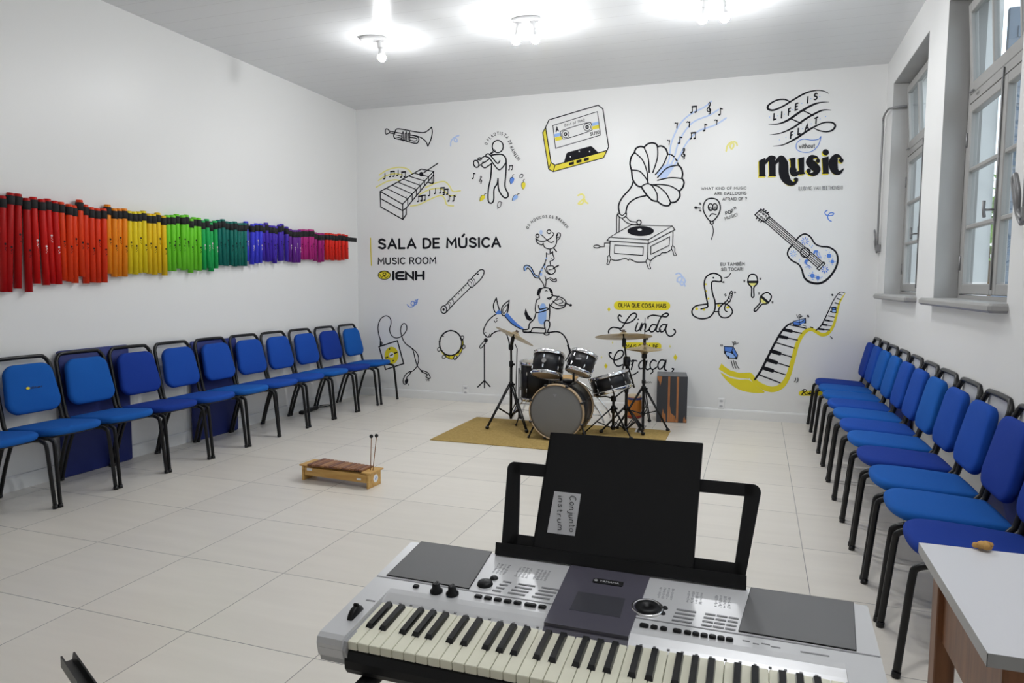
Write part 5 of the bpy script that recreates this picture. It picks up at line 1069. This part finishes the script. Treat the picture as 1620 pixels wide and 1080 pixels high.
for xa_, xb_ in ((KXL+.002, KXL+.06), (KXR-.06, KXR-.002)):
    kbuild(MB().layers([[(x, y, z) for y, z in [(1.056, .722), (1.051, .735), (1.058, .75), (1.43, .79), (1.436, .72), (1.40, .70), (1.06, .705)]] for x in (xa_, xb_)], smooth=False), 'end_skirt', SILVERD)
kbuild(MB().tube([(-.43, .374, .001), (-.085, .374, .001)], .0022, 8, 0, K), 'edge_highlight', WHITEP)  # white strip standing in for the highlight on the silver rear edge
# speakers
for x0, x1, x2, x3, nm in ((-.721, -.533, -.543, -.718, 'left'), (-.013, .176, .189, .006, 'right')):
    g = MB().prism([(x0, .224), (x1, .222), (x2, .378), (x3, .380)], -.002, .0022, 0, K); kbuild(g, 'speaker_grille', GRILLE)
    e = MB().tube([(x0, .224, .001), (x1, .222, .001), (x2, .378, .001), (x3, .380, .001)], .0014, 6, 0, K, closed=True); kbuild(e, 'grille_trim', BLACKP)
# display
dm = MB().layers([[(-.353, .150, h), (-.197, .150, h), (-.190, .376, h), (-.359, .376, h)] for h in (-.004, .003)], mtx=K, smooth=False)
dm.layers([[(x, y, z) for y, z in [(.131, -.014), (.136, -.009), (.150, -.0035), (.168, .0015), (.176, .003), (.176, -.01), (.131, -.03)]] for x in (-.353, -.197)], mtx=K, smooth=False)
DP = kbuild(dm, 'display_panel', DISPLAY, 'dark purple-grey display panel')
scr = kbuild(MB().prism([(-.318, .203), (-.222, .203), (-.224, .269), (-.318, .269)], .003, .0034, 0, K), 'screen', LCD); under(scr, DP)
MP = kbuild(MB().prism(rounded(.062, .017, .004, 3), .003, .0045, 0, K @ Matrix.Translation((-.268, .318, 0))), 'maker_plate', BLACKP)
vs, fs, _ = glyphs('YAMAHA', 0); q = MB().add([(-.285+x*.040, .3145+y*.007, .0048) for x, y in vs], fs, 0, False, K)
q.tube([(-.2925+.0035*math.cos(a*PI/6), .318+.0035*math.sin(a*PI/6), .0048) for a in range(12)], .0005, 4, 0, K, closed=True)
for a in range(3): q.tube([(-.2925, .318, .0048), (-.2925+.0033*math.cos(PI/2+a*2.094), .318+.0033*math.sin(PI/2+a*2.094), .0048)], .0005, 4, 0, K)
under(kbuild(q, 'maker_lettering', SILVER, fix=False), MP)
# seam grooves between the decks
sm = MB()
for x0, x1 in ((KXL+.002, -.359), (-.193, KXR-.002)): sm.box(((x0+x1)/2, .216, -.0002), (x1-x0, .0035, .0012), mtx=K)
kbuild(sm, 'deck_groove', PRINT)
# knobs, dial, buttons
for x in (-.592, -.557):
    k = MB().lathe([(.001, 0), (.013, 0), (.013, .004), (.0085, .007), (.0075, .018), (.001, .019)], 20, mtx=K @ Matrix.Translation((x, .194, 0))); k.box((x, .194, .018), (.004, .014, .004), mtx=K)
    kbuild(k, 'knob', BLACKP)
kbuild(MB().lathe([(.001, .008), (.010, .0075), (.015, .005), (.0165, 0)], 24, mtx=K @ Matrix.Translation((-.508, .248, 0))), 'round_button', BLACKP)
kbuild(MB().lathe([(.001, .004), (.007, .0035), (.009, 0)], 20, mtx=K @ Matrix.Translation((-.4985, .275, 0))), 'round_button', BLACKP)
kbuild(MB().lathe([(.022, .0), (.027, .004), (.030, .003), (.031, 0)], 32, mtx=K @ Matrix.Translation((-.179, .252, 0))), 'dial_ring', CHROME)
kbuild(MB().lathe([(.001, .004), (.004, .003), (.006, .006), (.018, .007), (.0225, .005), (.0235, 0)], 32, mtx=K @ Matrix.Translation((-.179, .252, 0))), 'dial', BLACKP)
for x, y in ((-.147, .262), (-.149, .243)): kbuild(MB().lathe([(.001, .003), (.004, .003), (.0055, 0)], 16, mtx=K @ Matrix.Translation((x, y, 0))), 'round_button', BLACKP)
bx = [(-.640, .011)] + [(-.503+.0205*k, .014) for k in range(5)] + [(-.395, .022), (-.371, .014)] + [(-.176, .015), (-.158, .011), (-.141, .011)] + [(-.117, .014)] + [(-.099+.0143*k, .011) for k in range(6)]
for x, w_ in bx: kbuild(MB().box((x, .199 if x < -.3 else .193, .002), (w_+.0015, .0098, .006), mtx=K, bev=.002), 'push_button', BLACKP)
for r in range(4):
    y = .268-.0125*r; o = -.003*r
    for a, b_ in ((0, .018), (.033, .069), (.083, .120)): kbuild(MB().box((-.476+o+(a+b_)/2, y, .0002), (b_-a, .0046, .0018), mtx=K), 'category_bar', PRINT)
    for a, b_ in ((0, .036), (.052, .071), (.073, .092), (.094, .112)): kbuild(MB().box((-.126+o*.5+(a+b_)/2, y-.004, .0002), (b_-a, .0046, .0018), mtx=K), 'category_bar', PRINT)
random.seed(3)
for gx in (-.51, -.46, -.42, -.165, -.11, -.058):
    pr = MB()
    for cidx in range(4):
        for r in range(9): pr.box((gx+cidx*.008+.001, .296+r*.0048, .0001), (random.uniform(.002, .0065), .0016, .0004), mtx=K)
    kbuild(pr, 'list_print', PRINT, fix=False)
for lo_, hi_ in ((-1, -.36), (-.19, 1)):
    pr = MB()
    for k in range(34):
        x = -.672+k*.0237
        if lo_ < x < hi_: pr.box((x, .146, -.0068), (.005, .0035, .0012), mtx=K)
    kbuild(pr, 'key_legend', PRINT, fix=False)
pr = MB()
for k, w_ in enumerate((.012, .010, .014, .016)): pr.box((.0+k*.016, .199-.004*(k % 2), .0002), (w_, .003, .0006), mtx=K)
kbuild(pr, 'logo_print', PRINT, fix=False)
kbuild(MB().box((.11, .194, .0002), (.045, .0035, .0006), mtx=K), 'model_print', PRINT); kbuild(MB().box((-.704, .128, .0002), (.02, .004, .0006), mtx=K), 'wheel_print', PRINT)
pw = MB().lathe([(.001, -.006), (.022, -.006), (.024, -.004), (.024, .004), (.022, .006), (.001, .006)], 24, mtx=K @ Matrix.Translation((-.708, .078, -.008)) @ Matrix.Rotation(PI/2, 4, 'Y'))
pw.box((-.708, .083, .016), (.012, .006, .008), mtx=K, bev=.002); kbuild(pw, 'pitch_wheel', BLACKP)
# keys
blk = {0, 1, 3, 4, 5}
wme = bme = None
for k in range(36):
    x = WK0+(k+.5)*WKW
    if wme is None:
        o = MB().box((0, .076, -.0125), (WKW-.0011, .134, .017), bev=.0012); o = o.build('white_key', IVORY); wme = o.data
    else: o = bpy.data.objects.new('white_key', wme); COL.objects.link(o)
    o.parent = kb; o.matrix_local = Matrix.Translation(-kb.location) @ K @ Matrix.Translation((x, 0, -.004))
    if k % 7 in blk and k < 35:
        xb = WK0+(k+1)*WKW+{0: -.0022, 1: .0022, 3: -.003, 4: 0, 5: .003}[k % 7]
        if bme is None:
            P = [(-.0070, -.008), (.0070, -.008), (.0070, .0), (.0053, .0056), (-.0053, .0056), (-.0070, .0)]
            b2 = MB().layers([[(x_, .055 if z < .001 else .060, z) for x_, z in P], [(x_, .135, z) for x_, z in P]], smooth=False).build('black_key', EBONY); bme = b2.data
        else: b2 = bpy.data.objects.new('black_key', bme); COL.objects.link(b2)
        b2.parent = kb; b2.matrix_local = Matrix.Translation(-kb.location) @ K @ Matrix.Translation((xb, 0, -.006))
# music rest slotted into the rear edge: frame with two openings and a lip
RA = math.radians(20); RP = Matrix.Translation((0, 1.440, .796)) @ Matrix.Rotation(PI/2-RA, 4, 'X')      # local (x, height along the rest, towards the camera)
mr = MB(); T0, T1 = -.004, .004
arcp = lambda cx, cy, r, a0, a1: [(cx+r*math.cos(math.radians(a0+(a1-a0)*k/5)), cy+r*math.sin(math.radians(a0+(a1-a0)*k/5))) for k in range(6)]
mr.prism([(-.525, 0), (-.489, .0), (-.490, .044), (-.502, .175), (-.50, .203)] + arcp(-.517, .187, .016, 90, 180), T0, T1, 0, RP)
mr.prism([(-.027, 0), (-.008, 0), (.019, .185)] + arcp(.003, .187, .016, 0, 90) + [(-.013, .203), (-.013, .177), (-.027, .041)], T0, T1, 0, RP)
mr.prism([(-.52, .175), (.005, .177), (.005, .203), (-.52, .203)], T0, T1, 0, RP); mr.prism([(-.523, 0), (-.012, 0), (-.014, .043), (-.50, .044)], T0, T1, 0, RP); mr.prism([(-.30, .03), (-.22, .03), (-.22, .19), (-.30, .19)], T0, T1, 0, RP)
mr.layers([[(x, h, z) for h, z in [(-.004, -.004), (-.004, .026), (.022, .030), (.022, .026), (.002, .022), (.002, -.004)]] for x in (-.531, -.003)], mtx=RP, smooth=False)
kbuild(mr, 'music_rest', BLACKP, 'black music rest with two open windows')
bk = thing('binder', 'black binder with handwritten white label on the keyboard music rest', 'binder', (-.275, 1.44, .80))
BQ = [(-.449, .0035), (-.107, .0035), (-.100, .277), (-.434, .275)]
MB().prism([(x, y) for x, y in BQ], .0205, .0225, 0, RP).prism(BQ, .0045, .0065, 0, RP).layers([[(BQ[i][0]+dx, BQ[i][1], z) for i, dx in ((0, 0), (0, .004), (3, .004), (3, 0))] for z in (.0045, .0225)], mtx=RP, smooth=False).build('cover', BLACKP, bk, world=True)
MB().prism([(BQ[0][0]+.005, BQ[0][1]+.004), (BQ[1][0]-.001, BQ[1][1]+.004), (BQ[2][0]-.001, BQ[2][1]-.004), (BQ[3][0]+.005, BQ[3][1]-.004)], .0068, .0202, 0, RP).build('pages', mat('plastic_sleeves', (.11, .10, .16), .4), bk, world=True)
LC = tag(MB().prism([(-.418, .056), (-.356, .056), (-.351, .1455), (-.411, .1455)], .0226, .0231, 0, RP).build('label_card', PAPER, bk, world=True), 'white handwritten label card')
q = MB()
for s_, x, y0, y1, h in (('Conjunto', -.3755, .139, .064, .0135), ('instrum.', -.4015, .136, .060, .0125)):
    for pts in word_strokes(s_):
        q.tube([(x+y*h+u*.006+.0012*math.sin(9*u), y0+(y1-y0)*u, .0232) for u, y in pts], .00075, 6, 0, RP)
under(q.build('handwriting', INK, bk, world=True, fix=False), LC)
# stand
ks = thing('keyboard_stand', 'black folding stand under the silver keyboard', 'stand', (-.2645, 1.24, 0))
for x in (-.655, .126):
    a = MB().tube([(x, .98, .665), (x, 1.48, .665)], .0165, 12).tube([(x, .985, .665), (x, .98, .684)], .015, 10); a.build('support_arm', BLACKM, ks, world=True)
for s_, y in ((1, 1.22), (-1, 1.26)):
    MB().tube([(-.2645-s_*.388, y, .655), (-.2645+s_*.388, y, .03)], .016, 12).build('leg', BLACKM, ks, world=True)
for x in (-.655, .126): MB().tube([(x, 1.02, .017), (x, 1.48, .017)], .0165, 12).build('foot', BLACKM, ks, world=True)
MB().tube([(-.2645, 1.195, .335), (-.2645, 1.285, .335)], .03, 16).build('pivot', BLACKM, ks, world=True)
# channel-shaped metal end poking into the lower left corner
ms_ = thing('metal_stand', 'black channel-shaped metal bar end at the lower left corner, in the foreground', 'stand', (-1.33, 1.13, 0))
cm = axis_mtx((-1.615, 1.238, .447), (1, -.46, -.05)); U = [(-.016, -.014), (.016, -.014), (.016, .014), (.012, .014), (.009, -.004), (-.009, -.004), (-.012, .014), (-.016, .014)]
MB().prism(U, 0, .55, 0, cm).build('channel_bar', BLACKM, ms_, world=True)
MB().tube([(-1.25, 1.085, .43), (-1.25, 1.085, .02)], .014, 10).build('post', BLACKM, ms_, world=True)
MB().lathe([(.001, 0), (.14, 0), (.14, .008), (.03, .02), (.001, .02)], 24, mtx=Matrix.Translation((-1.25, 1.085, 0))).build('base', BLACKM, ms_, world=True)
